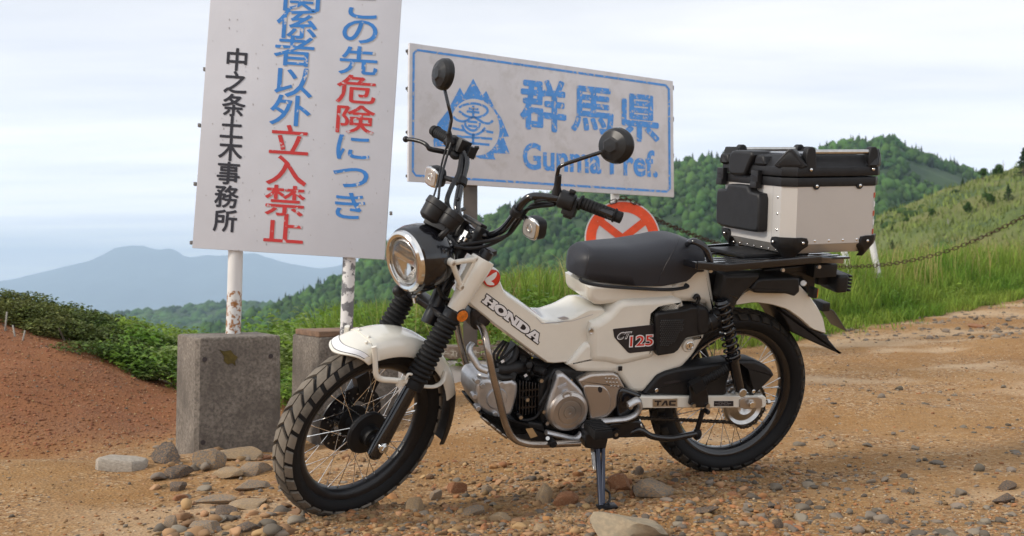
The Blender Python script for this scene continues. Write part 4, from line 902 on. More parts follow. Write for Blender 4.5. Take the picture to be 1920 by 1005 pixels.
# ================================================================== MOTORCYCLE
K1 = lambda x, y: (500 + x / 2.3925, 560 + y / 2.3929)
K2 = lambda x, y: (700 + x / 2.957, 220 + y / 2.956)
K3 = lambda x, y: (820 + x / 3.14, 540 + y / 3.1406)
K4 = lambda x, y: (1180 + x / 2.955, 560 + y / 2.956)
K5 = lambda x, y: (1050 + x / 3.59, 420 + y / 3.589)
K9 = lambda x, y: (1060 + x / 3.721, 700 + y / 3.721)
K10 = lambda x, y: (700 + x / 4.57, 400 + y / 4.568)
K12 = lambda x, y: (1280 + x / 5.025, 420 + y / 5.025)
K14 = lambda x, y: (1320 + x / 5.647, 260 + y / 5.65)
def OL(pts, y, K=None, fn=None):
    """outline on the plane y of the motorcycle"""
    fn = fn or P; out = []
    for p in pts:
        u, v = K(*p) if K else p; q = fn(u, v, y); out.append((q[0], q[2]))
    return out
def pts3(pts, K=None, fn=None):
    fn = fn or P; out = []
    for u, v, y in pts:
        if K: u, v = K(u, v)
        out.append(fn(u, v, y))
    return out
bike = empty('motorcycle', BIKE, label='cream white trail motorcycle with black seat parked leaning on its side stand', cat='motorcycle')
def part(mb, name, m, parent=None, **k): return mb.build(name, m, parent or bike, **k)
RZ = .288
# ---------------------------------------------------------------- wheels
def tyre_prof(r, w):     # closed cross-section (y, radius)
    bead = .224; o = []
    for k in range(-12, 13):
        s = k / 12; a = s * 1.32
        o.append((w * math.sin(a) / math.sin(1.32), r - .030 * (1 - math.cos(a)) * 1.25))
    o += [(w * .98, r - .038), (w * .80, bead + .010), (w * .62, bead), (-w * .62, bead), (-w * .80, bead + .010), (-w * .98, r - .038)]
    return o
def tread(mb, c, r, w, n, depth, fwd):
    """chevron blocks standing on the carcass"""
    def pt(th, s, h):
        a = s * 1.32; y = w * math.sin(a) / math.sin(1.32); rr = r - .030 * (1 - math.cos(a)) * 1.25
        ny, nr_ = math.sin(a * .8), math.cos(a * .8)
        rr += h * nr_; y += h * ny
        return (c[0] + rr * math.cos(th), c[1] + y, c[2] + rr * math.sin(th))
    dth = 2 * PI / n
    for k in range(n):
        for sg in (-1, 1):
            for (s0, s1, off, g) in ((0.03, .50, 0, .80), (.55, .93, .52, .76)):
                st = 4; vs = []; fs = []
                for i in range(st + 1):
                    s = s0 + (s1 - s0) * i / st; sh = fwd * (s - s0 * .0) * 1.15 * dth
                    if s0 > .5: sh = fwd * (.55 * 1.15 + (s - s0) * .35) * dth
                    t0 = (k + off + (0 if s0 > .5 else (.0))) * dth + sh; t1 = t0 + g * dth
                    jt = .04 * dth
                    vs += [pt(t0, s * sg, -.002), pt(t0 + jt, s * sg, depth), pt(t1 - jt, s * sg, depth), pt(t1, s * sg, -.002)]
                for i in range(st):
                    b = i * 4
                    for q in range(3): fs.append((b + q, b + q + 1, b + 5 + q, b + 4 + q))
                fs += [(0, 1, 2, 3), (st * 4 + 3, st * 4 + 2, st * 4 + 1, st * 4)]
                mb.add(vs, fs)
def wheel(cx, steer, r, w, n, treadm, hubside, fwd):
    c = (cx, 0, RZ); Y = (0, 1, 0); st = (lambda m: m.steer()) if steer else (lambda m: m)
    hub = MB().lathe([(-.062, .001), (-.062, .034), (-.055, .036), (-.05, .05), (-.046, .05), (-.042, .03), (.018, .03), (.022, .05), (.026, .05), (.032, .034), (.062, .03), (.064, .001)], c, Y, 36)
    W = st(hub).build('wheel', DARKM if steer else ALU, bike, label='front wheel, turned towards the viewer' if steer else 'rear wheel')
    rim = MB().lathe([(-.026, .231), (-.024, .2345), (-.020, .231), (-.016, .216), (-.008, .208), (.008, .208), (.016, .216), (.020, .231), (.024, .2345), (.026, .231), (.0265, .222), (.018, .208), (.010, .1995), (-.010, .1995), (-.018, .208), (-.0265, .222)], c, Y, 96, True)
    st(rim).build('rim', BLACKG if not steer else BLACKM, W, smooth=50)
    ty = MB().lathe(tyre_prof(r - .006, w), c, Y, 96, True); st(ty).build('tyre', RUBBER, W, smooth=60)
    tr = MB(); tread(tr, c, r - .006, w, n, .0065, fwd); st(tr).build('tread', treadm, W, smooth=30)
    # raised sidewall bands
    for k in range(36):
        sd = 1 if k % 2 else -1; g = k // 2; out = 1 if (g % 2) else -1
        a0 = g * 2 * PI / 18 + (0.1 if sd > 0 else .28); a1 = a0 + out * .62 * (1 if g % 2 else 1)
        hy = .020 if sd > 0 else -.046; hr = .044
        p0 = np.array([cx + hr * math.cos(a0), hy + sd * .006, RZ + hr * math.sin(a0)]); p1 = np.array([cx + .203 * math.cos(a1), sd * .004, RZ + .203 * math.sin(a1)])
        q = p1 + (p0 - p1) / np.linalg.norm(p0 - p1) * .016
        m = MB().tube([p0, p1], .0012, 6).tube([q, p1], .0024, 6); st(m).build('spoke', CHROME if steer else STEEL, W)
    return W
FW = wheel(1.255, True, .288, .041, 34, TREAD, 1, -1)
RW = wheel(0, False, .290, .043, 38, TREADR, 1, 1)
# front hub: sensor ring, cover drum, drilled disc, calliper
def SL(prof, c, n=48): return MB().lathe(prof, c, (0, 1, 0), n).steer()
FC = (1.255, 0, RZ)
SL([(.020, .001), (.020, .066), (.028, .068), (.034, .064), (.036, .04), (.038, .022), (.062, .020), (.064, .016), (.072, .016), (.074, .013), (.088, .012), (.088, .001)], FC).build('hub_cover', BLACKP, FW)
d = MB().lathe([(-.056, .060), (-.060, .060), (-.060, .108), (-.056, .108)], FC, (0, 1, 0), 60, True)
for k in range(5):
    a = k * 2 * PI / 5; d.cyl((1.255 + .03 * math.cos(a), -.058, RZ + .03 * math.sin(a)), (1.255 + .07 * math.cos(a + .3), -.058, RZ + .07 * math.sin(a + .3)), .008, n=6)
d.steer().build('brake_disc', BLACKM, FW)
hl = MB()
for k in range(36):
    a = k * PI / 18; r = .084 + .012 * ((k % 3) - 1)
    hl.cyl((1.255 + r * math.cos(a), -.0552, RZ + r * math.sin(a)), (1.255 + r * math.cos(a), -.0562, RZ + r * math.sin(a)), .0032, n=8)
hl.steer().build('disc_hole', STEEL, FW, kind='stuff')
MB().slab([(1.165, .40), (1.21, .445), (1.255, .43), (1.235, .37), (1.195, .345)], -.05, -.085, .008).steer().build('brake_calliper', BLACKP, bike)
# axle nut + caps
MB().cyl((1.262, .10, .292), (1.262, .124, .292), .017, .016, 20, .002).cyl((1.262, .123, .292), (1.262, .130, .292), .0105, n=6).steer().build('axle_nut', CHROME, bike)
# ---------------------------------------------------------------- fork
fb = S(702, 852, .1); ft = S(862, 566, .1); fd = nrm(ft - fb); FL = np.linalg.norm(ft - fb)
def fpt(h, y): q = fb + fd * h; return np.array([q[0], y, q[2]])
for sg in (1, -1):
    yy = .098 * sg
    m = MB().tube([fpt(-.014, yy), fpt(-.004, yy), fpt(.03, yy), fpt(.12, yy), fpt(.22, yy), fpt(.30, yy)], [.010, .021, .0245, .022, .0205, .0225], 18)
    m.steer().build('fork_leg', BLACKG, bike)
    g0 = .232; g1 = .452; nr_ = 15; pr = []
    for k in range(nr_):
        h = g0 + (g1 - g0) * k / nr_; dh = (g1 - g0) / nr_; rr = .036 - .005 * k / nr_
        if k == 0: pr += [(g0 - .012, .026), (g0 - .010, .031), (g0 + .004, .032)]
        else: pr += [(h, rr - .0062), (h + dh * .28, rr - .0008), (h + dh * .5, rr), (h + dh * .72, rr - .0008), (h + dh * .96, rr - .0062)]
    pr += [(g1, .024), (g1 + .004, .020), (g1 + .012, .017)]
    MB().lathe(pr, fpt(0, yy), fd, 28).steer().build('fork_gaiter', RUBBER, bike, smooth=60)
    # cream upper fork cover (tapered)
    MB().lathe([(0, .020), (0, .0225), (.004, .0245), (.06, .028), (.12, .033), (.165, .036), (.172, .034), (.172, .01)], fpt(.474, yy), fd, 28).steer().build('fork_cover', CREAM, bike)
    MB().lathe([(-.028, .012), (-.026, .026), (.008, .028), (.012, .024)], fpt(.466, yy), fd, 24).steer().build('fork_clamp', BLACKM, bike)
    MB().cyl(fpt(.646, yy), fpt(.672, yy), .021, .020, 20, .003).cyl(fpt(.67, yy), fpt(.676, yy), .011, n=6).steer().build('fork_cap', BLACKM, bike)
# lower bridge, upper bridge, steering stem and clutter behind the headlamp
m = MB().box(fpt(.452, 0), (.045, .215, .022)); m.steer().build('fork_bridge', BLACKM, bike, bev=.005)
m = MB().tube([fpt(.40, .035), fpt(.44, .03), fpt(.60, .0), fpt(.66, 0)], .024, 14)
m.box(fpt(.655, 0) + np.array([-.01, 0, .0]), (.07, .20, .016)); m.steer().build('steering_stem', BLACKM, bike, bev=.003)
m = MB()
rr_ = random.Random(3)
for k in range(16):
    a = S(815 + rr_.uniform(-6, 30), 470 + rr_.uniform(-25, 95), rr_.uniform(-.05, .05)); b = a + np.array([rr_.uniform(-.05, .0), rr_.uniform(-.05, .05), rr_.uniform(-.06, .06)])
    m.tube(cr([a, (a + b) / 2 + np.array([.01, rr_.uniform(-.02, .02), 0]), b], 4), rr_.uniform(.005, .010), 8)
hc = S(771, 487, 0)
m.ell(hc + np.array([-.105, 0, -.005]), (.05, .055, .07)); m.steer().build('wiring_bundle', BLACKP, bike)
# cream headlamp brackets with three bolt bosses each
for sg in (1, -1):
    y = .102
    A_, B_, C_ = [S(*K10(*q), y) for q in ((675, 425), (878, 390), (752, 628))]
    m = MB()
    for q in (A_, B_, C_): m.cyl(q + np.array([0, -.014, 0]), q + np.array([0, .007, 0]), .0115, n=20, bev=.002)
    m.tube([A_, B_], .0082, 10, flat=.8).tube([A_, C_], .0082, 10, flat=.8).tube([B_, C_], .008, 10, flat=.7)
    D_ = S(*K10(810, 480), y - .004)
    m.slab([(q[0], q[2]) for q in (S(*K10(860, 400), y), S(*K10(905, 420), y), S(*K10(840, 640), y), S(*K10(765, 660), y), S(*K10(770, 560), y))], y - .014, y + .002, .003)
    if sg < 0: m.v = [(a, -b, c) for a, b, c in m.v]
    br_ = m.steer().build('lamp_bracket', CREAM, bike)
    m = MB()
    for q in (A_, B_, C_): m.cyl(q + np.array([0, .004, 0]), q + np.array([0, .0095, 0]), .0055, n=6)
    if sg < 0: m.v = [(a, -b, c) for a, b, c in m.v]
    isl(m, 'bolt', STEEL, br_, steer=True)
# ---------------------------------------------------------------- headlamp
HX = np.array([1, -.02, -.06])
def LH(prof, n=48): return MB().lathe(prof, hc, HX, n).steer()
HL = LH([(.010, .080), (.016, .087), (.012, .094), (-.006, .0985), (-.04, .098), (-.075, .090), (-.10, .072), (-.112, .045), (-.116, .001)]).build('headlight', BLACKG, bike)
LH([(.016, .0885), (.026, .0865), (.031, .079), (.029, .071), (.018, .066), (.010, .066)]).build('lamp_ring', CHROME, HL)
LH([(-.004, .070), (-.012, .064), (-.03, .045), (-.042, .02), (-.045, .001)]).build('reflector', REFL, HL)
LH([(.020, .0655), (.024, .060), (.022, .0535), (.008, .0505)]).build('inner_ring', STEEL, HL)
lb = MB().box(hc + np.array([.006, 0, .006]), (.014, .108, .010)).box(hc + np.array([.0, 0, .03]), (.012, .07, .004)).box(hc + np.array([0, 0, -.008]), (.01, .004, .03))
for sy in (-1, 1): lb.add([hc + np.array(q) for q in ((.004, sy * .002, -.004), (.010, sy * .034, -.006), (.002, sy * .005, -.045))], [(0, 1, 2)])
lb.steer().build('lamp_element', CHROME, HL)
LH([(.020, .067), (.027, .06), (.034, .04), (.037, .02), (.038, .001)]).build('lamp_glass', GLASS, HL)
# small horn under the lamp and chromed bracket
MB().ell(S(748, 545, -.06), (.02, .018, .018)).steer().build('horn', BLACKP, bike)
MB().tube(cr([S(768, 540, 0), S(775, 551, 0), S(788, 549, .0), S(792, 541, 0)], 5), .0035, 8).cyl(S(777, 556, 0), S(779, 566, .0), .008, n=12).steer().build('lamp_stay', CHROME, bike)
# ---------------------------------------------------------------- front mudguard
def fender(c, r, w, a0, a1, na, drop=.042, tip=0, tipr=0, steer=True, pw=2.6, off=0, t0=-1, t1=1, nt_=18, rz=1):
    rows = []
    for i in range(na + 1):
        f = i / na; a = math.radians(a0 + (a1 - a0) * f); ww = w
        row = []
        for j in range(nt_ + 1):
            t = t0 + (t1 - t0) * j / nt_; aa = a
            if tip: aa = a + math.radians(13) * (abs(t) ** 1.8) * max(0, 1 - (math.degrees(a) - 66) / 28)
            rr = r + .011 * (1 - t * t) - drop * abs(t) ** (pw * 1.6) + off
            y = ww * math.sin(t * 1.35) / math.sin(1.35) + off * math.copysign(abs(t) ** 2, t)
            row.append((c[0] + rr * math.cos(aa), y, c[2] + rr * math.sin(aa)))
        rows.append(row)
    m = MB().grid(rows); n0 = len(m.v); k = .004
    inn = []
    for row in rows:
        inn.append([tuple(np.array(q) + (np.array([c[0], q[1] * .0, c[2]]) - np.array([q[0], 0, q[2]])) * (k / r) + np.array([0, -q[1] * .03, 0])) for q in row])
    m.grid(inn)
    nc = nt_ + 1; nr_ = na + 1
    for i in range(nr_ - 1):
        for j in (0, nc - 1): m.f.append((i * nc + j, (i + 1) * nc + j, n0 + (i + 1) * nc + j, n0 + i * nc + j))
    for j in range(nc - 1):
        for i in (0, nr_ - 1): m.f.append((i * nc + j, i * nc + j + 1, n0 + i * nc + j + 1, n0 + i * nc + j))
    return m.steer() if steer else m
FCC = (1.255, 0, RZ)
FN = fender(FCC, .311, .068, 66, 168, 40, tip=.28, tipr=13).build('front_mudguard', CREAM, bike)
FN.name = 'mudguard'
fender(FCC, .311, .068, 67.6, 67.9, 1, tip=1, off=.0012, t0=-.86, t1=.86).build('sticker_line', BLACKPR, FN)
fender(FCC, .311, .068, 67.9, 72.4, 3, tip=1, off=.0011, t0=-.85, t1=.85).build('sticker', WHITEP, FN)
fender(FCC, .311, .068, 72.4, 72.7, 1, tip=1, off=.0012, t0=-.86, t1=.86).build('sticker_line', BLACKPR, FN)
fender(FCC, .3115, .069, 84, 86.5, 2, off=.0022).build('mudguard_strap', CREAM, FN)
fender(FCC, .311, .066, 168, 202, 10, drop=.03).build('mud_flap', BLACKP, bike)
for sg in (1, -1):
    y = .074
    pts = pts3([(701, 650, .066), (703, 666, .071), (704, 690, .076), (706, 704, .078), (715, 711, .081), (736, 713, .088), (768, 716, .1)], fn=S)
    m = MB().tube(cr(pts, 5), .0058, 10, flat=1.5)
    m.box(S(757, 715, .094), (.045, .012, .022))
    pts = pts3([(786, 723, .1), (802, 725, .1), (816, 724, .094), (829, 715, .082), (835, 696, .070)], fn=S)
    m.tube(cr(pts, 5), .0055, 10, flat=1.4)
    m.tube(cr(pts3([(760, 712, .104), (765, 702, .104), (772, 702, .104)], fn=S), 4), .004, 8)
    if sg < 0: m.v = [(a, -b, c) for a, b, c in m.v]
    m.steer().build('mudguard_stay', CREAM, FN)
m = MB()
for a, t in ((85.2, .80), (85.2, .25), (85.2, -.25), (82, .45)):
    rr = .324 - .042 * abs(t) ** 4.2; y = .068 * math.sin(t * 1.35) / math.sin(1.35)
    m.ell((1.255 + rr * math.cos(math.radians(a)), y, RZ + rr * math.sin(math.radians(a))), (.005, .005, .005), nu=10, nv=6)
isl(m, 'rivet', CREAM, FN, steer=True)
# ---------------------------------------------------------------- handlebar
barL = pts3([(890, 437, .03), (915, 442, .06), (940, 432, .10), (960, 410, .135), (977, 384, .165), (996, 369, .19), (1030, 370, .23), (1085, 379, .29), (1150, 404, .385)], fn=S)
barR = pts3([(876, 424, -.03), (862, 408, -.06), (857, 388, -.085), (861, 360, -.12), (868, 330, -.15), (874, 303, -.175), (868, 284, -.20), (853, 268, -.25), (818, 248, -.36)], fn=S)
path = cr(barR[::-1] + barL, 8)
HB = MB().tube(path, .0112, 14).steer().build('handlebar', BLACKG, bike)
def seg(a, b, f): return a + (b - a) * f
g0, g1 = S(1086, 379, .29), S(1166, 409, .40); gd = nrm(g1 - g0)
pr = [(0, .0155), (.004, .022), (.008, .022), (.010, .0165)]
for k in range(9): h = .012 + k * .0108; pr += [(h, .0152), (h + .001, .0175), (h + .0095, .0175), (h + .0105, .0152)]
pr += [(.112, .020), (.116, .020), (.117, .0165), (.135, .0165), (.137, .014), (.137, .001)]
LG = np.linalg.norm(g1 - g0); pr = [(h * LG / .137, r) for h, r in pr]
MB().lathe(pr, g0, gd, 24).steer().build('grip', RUBBER, HB, smooth=30)
h0, h1 = S(852, 267, -.25), S(812, 244, -.37); hd = nrm(h1 - h0); LG2 = np.linalg.norm(h1 - h0)
MB().lathe([(h * LG2 / LG, r) for h, r in pr], h0, hd, 24).steer().build('grip', RUBBER, HB, smooth=30)
# left switch gear: pentagon body, button, lower tab
def obox(c, ex, ey, sz):
    ex = nrm(ex); ey = nrm(ey - ex * (ex @ ey)); ez = np.cross(ex, ey); return c, sz, np.c_[ex, ey, ez]
UPV = np.array([-.35, 0, .94])
m = MB(); c = S(1065, 377, .268); m.cyl(c - gd * .026, c + gd * .020, .027, .025, 14, .004)
m.box(*obox(S(1070, 388, .272), gd, UPV, (.036, .05, .040))); m.box(*obox(S(1066, 402, .272), gd, UPV, (.024, .022, .03)))
m.box(*obox(S(1074, 359, .275), gd, UPV, (.016, .010, .02)))
m.steer().build('switch_housing', BLACKP, HB, bev=.0035)
m = MB().tube(cr(pts3([(1045, 380, .24), (1025, 375, .23), (1010, 376, .215), (1003, 379, .205)], fn=S), 4), .0042, 8).steer().build('cable', BLACKP, HB)
# right master cylinder, throttle, lever
m = MB(); m.box(*obox(S(863, 272, -.215), hd, UPV, (.048, .040, .042))); m.box(*obox(S(880, 284, -.19), hd, UPV, (.034, .034, .030)))
m.cyl(S(856, 285, -.215), S(838, 262, -.26), .016, n=14, bev=.003); m.cyl(S(890, 277, -.18), S(898, 277, -.17), .0055, n=8)
m.tube(cr(pts3([(860, 290, -.21), (853, 292, -.21), (846, 283, -.23)], fn=S), 4), .013, 8)
m.steer().build('brake_cylinder', BLACKP, HB, bev=.003)
MB().tube(cr(pts3([(883, 288, -.18), (890, 285, -.18), (891, 296, -.18), (884, 299, -.18)], fn=S), 3), .0018, 6).steer().build('bracket', STEEL, HB)
m = MB().tube(cr(pts3([(843, 287, -.235), (824, 283, -.25), (806, 279, -.265), (800, 272, -.275), (790, 266, -.30), (774, 262, -.335), (762, 261, -.36)], fn=S), 5), [.008] * 12 + [.0065] * 19, 10, flat=.8)
m.ell(S(761, 261, -.362), (.010, .010, .010)); m.steer().build('brake_lever', BLACKM, HB)
# bar clamp bridge
m = MB()
for (u, v, y) in ((872, 421, -.035), (905, 436, .045)):
    q = S(u, v, y); m.box(q + np.array([.012, 0, -.012]), (.042, .022, .058), rotv([0, math.radians(-27), 0]))
q = (S(872, 421, -.035) + S(905, 436, .045)) / 2; m.box(q + np.array([.0, 0, .022]), (.030, .085, .012), rotv([0, math.radians(-27), 0]))
m.steer().build('bar_clamp', BLACKP, bike, bev=.005)
MB().cyl(fpt(.665, 0), fpt(.69, 0), .016, n=6).cyl(fpt(.66, 0), fpt(.672, 0), .022, n=20).steer().build('stem_nut', CHROME, bike)
# instruments
ud = nrm(np.array([-.62, .0, .78]))
c1 = S(806, 412, -.005)
m = MB().lathe([(-.006, .001), (-.006, .024), (0, .034), (.004, .036), (.036, .040), (.038, .0425), (.056, .0425), (.058, .040), (.054, .036), (.052, .001)], c1, ud, 36)
ME = m.steer().build('speedometer', BLACKP, bike)
c2 = S(836, 425, .045)
MB().lathe([(-.002, .001), (-.002, .025), (.002, .028), (.028, .030), (.030, .032), (.046, .032), (.048, .03), (.046, .001)], c2, ud, 30).steer().build('ignition_lock', BLACKP, bike)
m = MB().box(*obox((c1 + c2) / 2 - ud * .004, c2 - c1, ud, (.07, .026, .03))); m.box(c1 + np.array([-.015, 0, -.03]), (.04, .03, .05))
m.steer().build('instrument_bracket', BLACKP, bike, bev=.003)
# small square running lamps clamped to the bar
def squarelamp(cu, cv, y, mirror_y, arm, clampc):
    c = S(cu, cv, y); X = np.array([1, 0, 0.]); Yv = np.array([0, 1, 0.])
    sx = .031
    def sq(h, r): return [(-h + r, -h), (h - r, -h), (h, -h + r), (h, h - r), (h - r, h), (-h + r, h), (-h, h - r), (-h, -h + r)]
    tr3 = lambda a, b, t: (c[0] + t, c[1] + a, c[2] + b)
    root = MB().slab(rnd_poly(sq(sx, .012)), -.022, .010, .003, both=True, to3=tr3).steer().build('turn_signal', BLACKP, bike)
    ring = MB().slab(rnd_poly(sq(sx - .0005, .011)), .010, .017, .004, to3=tr3).steer().build('lamp_ring', CHROME, root)
    MB().slab(rnd_poly(sq(sx - .006, .009)), .0172, .0185, .001, to3=tr3).steer().build('lamp_glass', mat('lamp face %d' % cu, (.50, .47, .44), .2, .5, coat=1, bump=.5, bscale=90, bdist=.003), root)
    MB().lathe([(.0185, .013), (.020, .012), (.020, .007), (.017, .004), (.017, .001)], c, X, 20).steer().build('bulb', REFL, root)
    m = MB().tube([c + np.array([-.015, 0, 0]), S(*arm)], .008, 10); q = S(*clampc)
    m.steer().build('stalk', BLACKP, root); 
    i = min(range(len(path)), key=lambda i: np.linalg.norm(path[i] - q)); dd = nrm(path[min(i + 1, len(path) - 1)] - path[i - 1])
    MB().cyl(path[i] - dd * .014, path[i] + dd * .014, .0175, n=16, bev=.003).steer().build('clamp', BLACKP, root)
squarelamp(1001, 427, .20, 1, (978, 404, .15), (968, 397, .15))
squarelamp(815, 331, -.24, -1, (858, 340, -.14), (862, 340, -.145))
# mirrors
def mirror(cu, cv, y, rad, yaw, stem, base):
    c = S(cu, cv, y); R = rotv([0, 0, yaw]) @ rotv([0, math.radians(-6), 0])
    vs = MB()
    prof = [(.026, .022), (.022, .029), (.016, .046), (.008, .0535), (-.002, .0565), (-.008, .055), (-.009, .053), (-.006, .001)]
    m = MB(); n = 40; rows = []
    for i in range(n):
        a = 2 * PI * i / n; row = []
        for h, r in [(.027, .0001)] + prof:
            k = 1.0
            if .01 < r < .030: k = math.cos(PI / 6) / math.cos(((a + .3) % (PI / 3)) - PI / 6)
            r = r * k
            row.append(c + R @ np.array([h * rad[2], r / .0565 * rad[0] * math.cos(a), r / .0565 * rad[1] * math.sin(a) + .006 * math.cos(a) * r / .0565]))
        rows.append(row)
    rows.append(rows[0]); m.grid(rows)
    root = m.steer().build('mirror', MIRROR, bike, smooth=14)
    MB().tube(cr(pts3(stem, fn=S), 5), .0055, 10).steer().build('stem', BLACKG, root)
    b0, b1 = pts3(base, fn=S); MB().tube([b0, seg(b0, b1, .3), seg(b0, b1, .5), b1], [.016, .014, .010, .009], 14).steer().build('stem_base', BLACKP, root)
    MB().lathe([(-.0065, .001), (-.0065, .05)], c, R @ np.array([1., 0, 0]), 30).steer().build('mirror_glass', CHROME, root)
mirror(1155, 273, .335, (.058, .050, 1.0), 0.0, [(1042, 350, .235), (1046, 322, .235), (1052, 311, .245), (1085, 299, .28), (1128, 285, .315)], [(1043, 372, .238), (1047, 328, .236)])
mirror(832, 139, -.30, (.056, .050, 1.1), -.25, [(840, 255, -.235), (845, 232, -.24), (846, 219, -.245), (841, 198, -.255), (834, 168, -.285)], [(846, 268, -.23), (841, 248, -.236)])
# cables
cab = [([(846, 268, -.22), (836, 300, -.2), (826, 340, -.12), (822, 372, -.05)], .0038),
       ([(842, 260, -.23), (830, 300, -.22), (820, 345, -.14), (812, 372, -.06)], .0030),
       ([(866, 290, -.19), (860, 325, -.14), (846, 352, -.10), (838, 380, -.06), (850, 410, -.05), (842, 440, -.04)], .0075),
       ([(1045, 382, .24), (1000, 384, .18), (978, 408, .14), (955, 438, .12), (925, 450, .10), (890, 456, .06), (860, 462, .05), (850, 480, .05)], .0055),
       ([(1040, 384, .24), (990, 392, .17), (965, 420, .13), (948, 443, .11), (915, 460, .09), (880, 466, .07), (850, 462, .06)], .0050),
       ([(870, 392, -.09), (850, 400, -.06), (845, 420, -.05)], .006)]
for p_, r in cab: MB().tube(cr(pts3(p_, fn=S), 6), r, 8).steer().build('cable', BLACKP, bike)
m = MB()
for (u, v, y) in ((856, 373, -.10), (960, 417, .13), (993, 371, .19), (878, 445, .04), (956, 408, .13)): m.cyl(S(u, v, y), S(u, v, y) + np.array([0, .012, .004]), .005, n=8)
isl(m, 'cable_tie', BLACKP, bike, steer=True)
# ---------------------------------------------------------------- body panels
def panel(name, pts, y, m, r=.02, K=None, parent=None, both=True, y0=None, segs=4, rnd=.18, ry=None):
    ol = rnd_poly(OL(pts, y, K), rnd) if rnd else OL(pts, y, K)
    return MB().slab(ol, -y if y0 is None else y0, y, r, segs, both=both, ry=ry).build(name, m, parent or bike, smooth=35)
FCV = panel('frame_cover', [(908, 484), (922, 494), (936, 513), (950, 548), (985, 572), (1024, 601), (1045, 602), (1075, 592), (1104, 576), (1135, 576), (1150, 600), (1120, 650), (1108, 680), (1028, 686), (1008, 672), (925, 611), (873, 569), (882, 540)], .085, CREAM, .010, rnd=.12, ry=.05)
panel('trim_line', [(1005, 594), (1016, 606), (1075, 601), (1112, 589), (1112, 590), (1075, 602), (1016, 607.3), (1004.5, 595)], .0855, LABELG, 0, parent=FCV, y0=.082, rnd=0)
SCV = panel('side_cover', [(1106, 607), (1124, 600), (1142, 588), (1158, 568), (1172, 561), (1245, 557), (1262, 554), (1281, 560), (1288, 579), (1240, 587), (1231, 595), (1231, 667), (1225, 674), (1163, 689), (1140, 683), (1106, 680)], .108, CREAM, .024, rnd=.14)
panel('seat_base', [(1100, 531), (1103, 563), (1120, 574), (1160, 570), (1290, 566), (1330, 574), (1328, 545), (1320, 508), (1290, 526), (1200, 534)], .095, CREAM, .018)
panel('rear_body', [(1255, 540), (1262, 562), (1326, 566), (1334, 590), (1345, 590), (1330, 500), (1300, 505)], .10, CREAM, .015, rnd=.1)
LCV = panel('lower_cover', [(1062, 684), (1085, 699), (1157, 699), (1182, 736), (1209, 737), (1236, 706), (1280, 690), (1300, 668), (1326, 625), (1290, 628), (1225, 640), (1100, 640)], .098, CREAM, .016, rnd=.1)
panel('intake_box', [(645, 622), (662, 600), (855, 575), (880, 560), (975, 560), (1002, 590), (1008, 720), (990, 742), (850, 768), (800, 850), (770, 873), (655, 890)], .125, BLACKP, .006, K5, y0=.02, both=False, rnd=.08)
gr = panel('intake_grille', [(664, 646), (842, 640), (836, 705), (770, 800), (742, 815), (668, 832)], .1262, DARKM, .002, K5, y0=.12, both=False, rnd=.08)
m = MB()
gp = [np.array(K5(*q)) for q in ((664, 646), (842, 640), (836, 705), (770, 800), (742, 815), (668, 832))]
def inpoly(p, poly):
    c = False; n = len(poly); j = n - 1
    for i in range(n):
        if (poly[i][1] > p[1]) != (poly[j][1] > p[1]) and p[0] < (poly[j][0] - poly[i][0]) * (p[1] - poly[i][1]) / (poly[j][1] - poly[i][1] + 1e-9) + poly[i][0]: c = not c
        j = i
    return c
for i in range(15):
    for j in range(16):
        u = 1235 + i * 3.6 + (j % 2) * 1.8; v = 598 + j * 3.5
        if inpoly((u, v), gp) and inpoly((u + 2.5, v), gp) and inpoly((u - 2, v), gp):
            q = P(u, v, .1265); m.slab([(q[0] - .0024, q[2]), (q[0], q[2] - .003), (q[0] + .0024, q[2]), (q[0], q[2] + .003)], .1255, .1292, .0006)
m.build('grille_stud', mat('grille plastic', (.045, .045, .047), .4), gr, kind='stuff')
panel('intake_collar', [(925, 556), (985, 556), (1012, 592), (1014, 722), (992, 742), (930, 756)], .131, BLACKP, .01, K5, y0=.03, both=False)
m = MB().tube(cr(pts3([(1318, 606, .10), (1338, 600, .11), (1352, 586, .115), (1360, 568, .115), (1369, 548, .115)]), 5), .030, 20)
du = part(m, 'intake_duct', BLACKP)
for f in (3, 7, 11, 15, 19):
    q = cr(pts3([(1318, 606, .10), (1338, 600, .11), (1352, 586, .115), (1360, 568, .115), (1369, 548, .115)]), 5); d_ = nrm(q[min(f + 1, 20)] - q[f - 1])
    MB().cyl(q[f] - d_ * .0015, q[f] + d_ * .0015, .0318, n=24).build('duct_rib', BLACKG, du)
panel('snorkel', [(395, 478), (730, 465), (732, 515), (600, 640), (490, 775), (350, 700), (380, 560)], .142, BLACKP, .012, K12, y0=.085, both=True, rnd=.1)
panel('battery_box', [(640, 610), (712, 515), (1105, 500), (1108, 640), (1060, 685), (985, 660), (690, 655)], .135, BLACKP, .008, K12, y0=.03, both=False, rnd=.1)
panel('tail_frame', [(760, 425), (1290, 370), (1300, 430), (1260, 470), (1240, 680), (1170, 650), (1120, 500), (900, 500), (770, 500)], .045, BLACKM, .006, K12, rnd=.05)
panel('under_tail', [(130, 420), (440, 470), (380, 560), (330, 760), (200, 640), (190, 500)], .06, BLACKP, .01, K12, rnd=.05)
MB().cyl(P(*K12(1137, 557), .04), P(*K12(1137, 557), .052), .011, n=18, bev=.002).build('reflector_bolt', STEEL, bike)
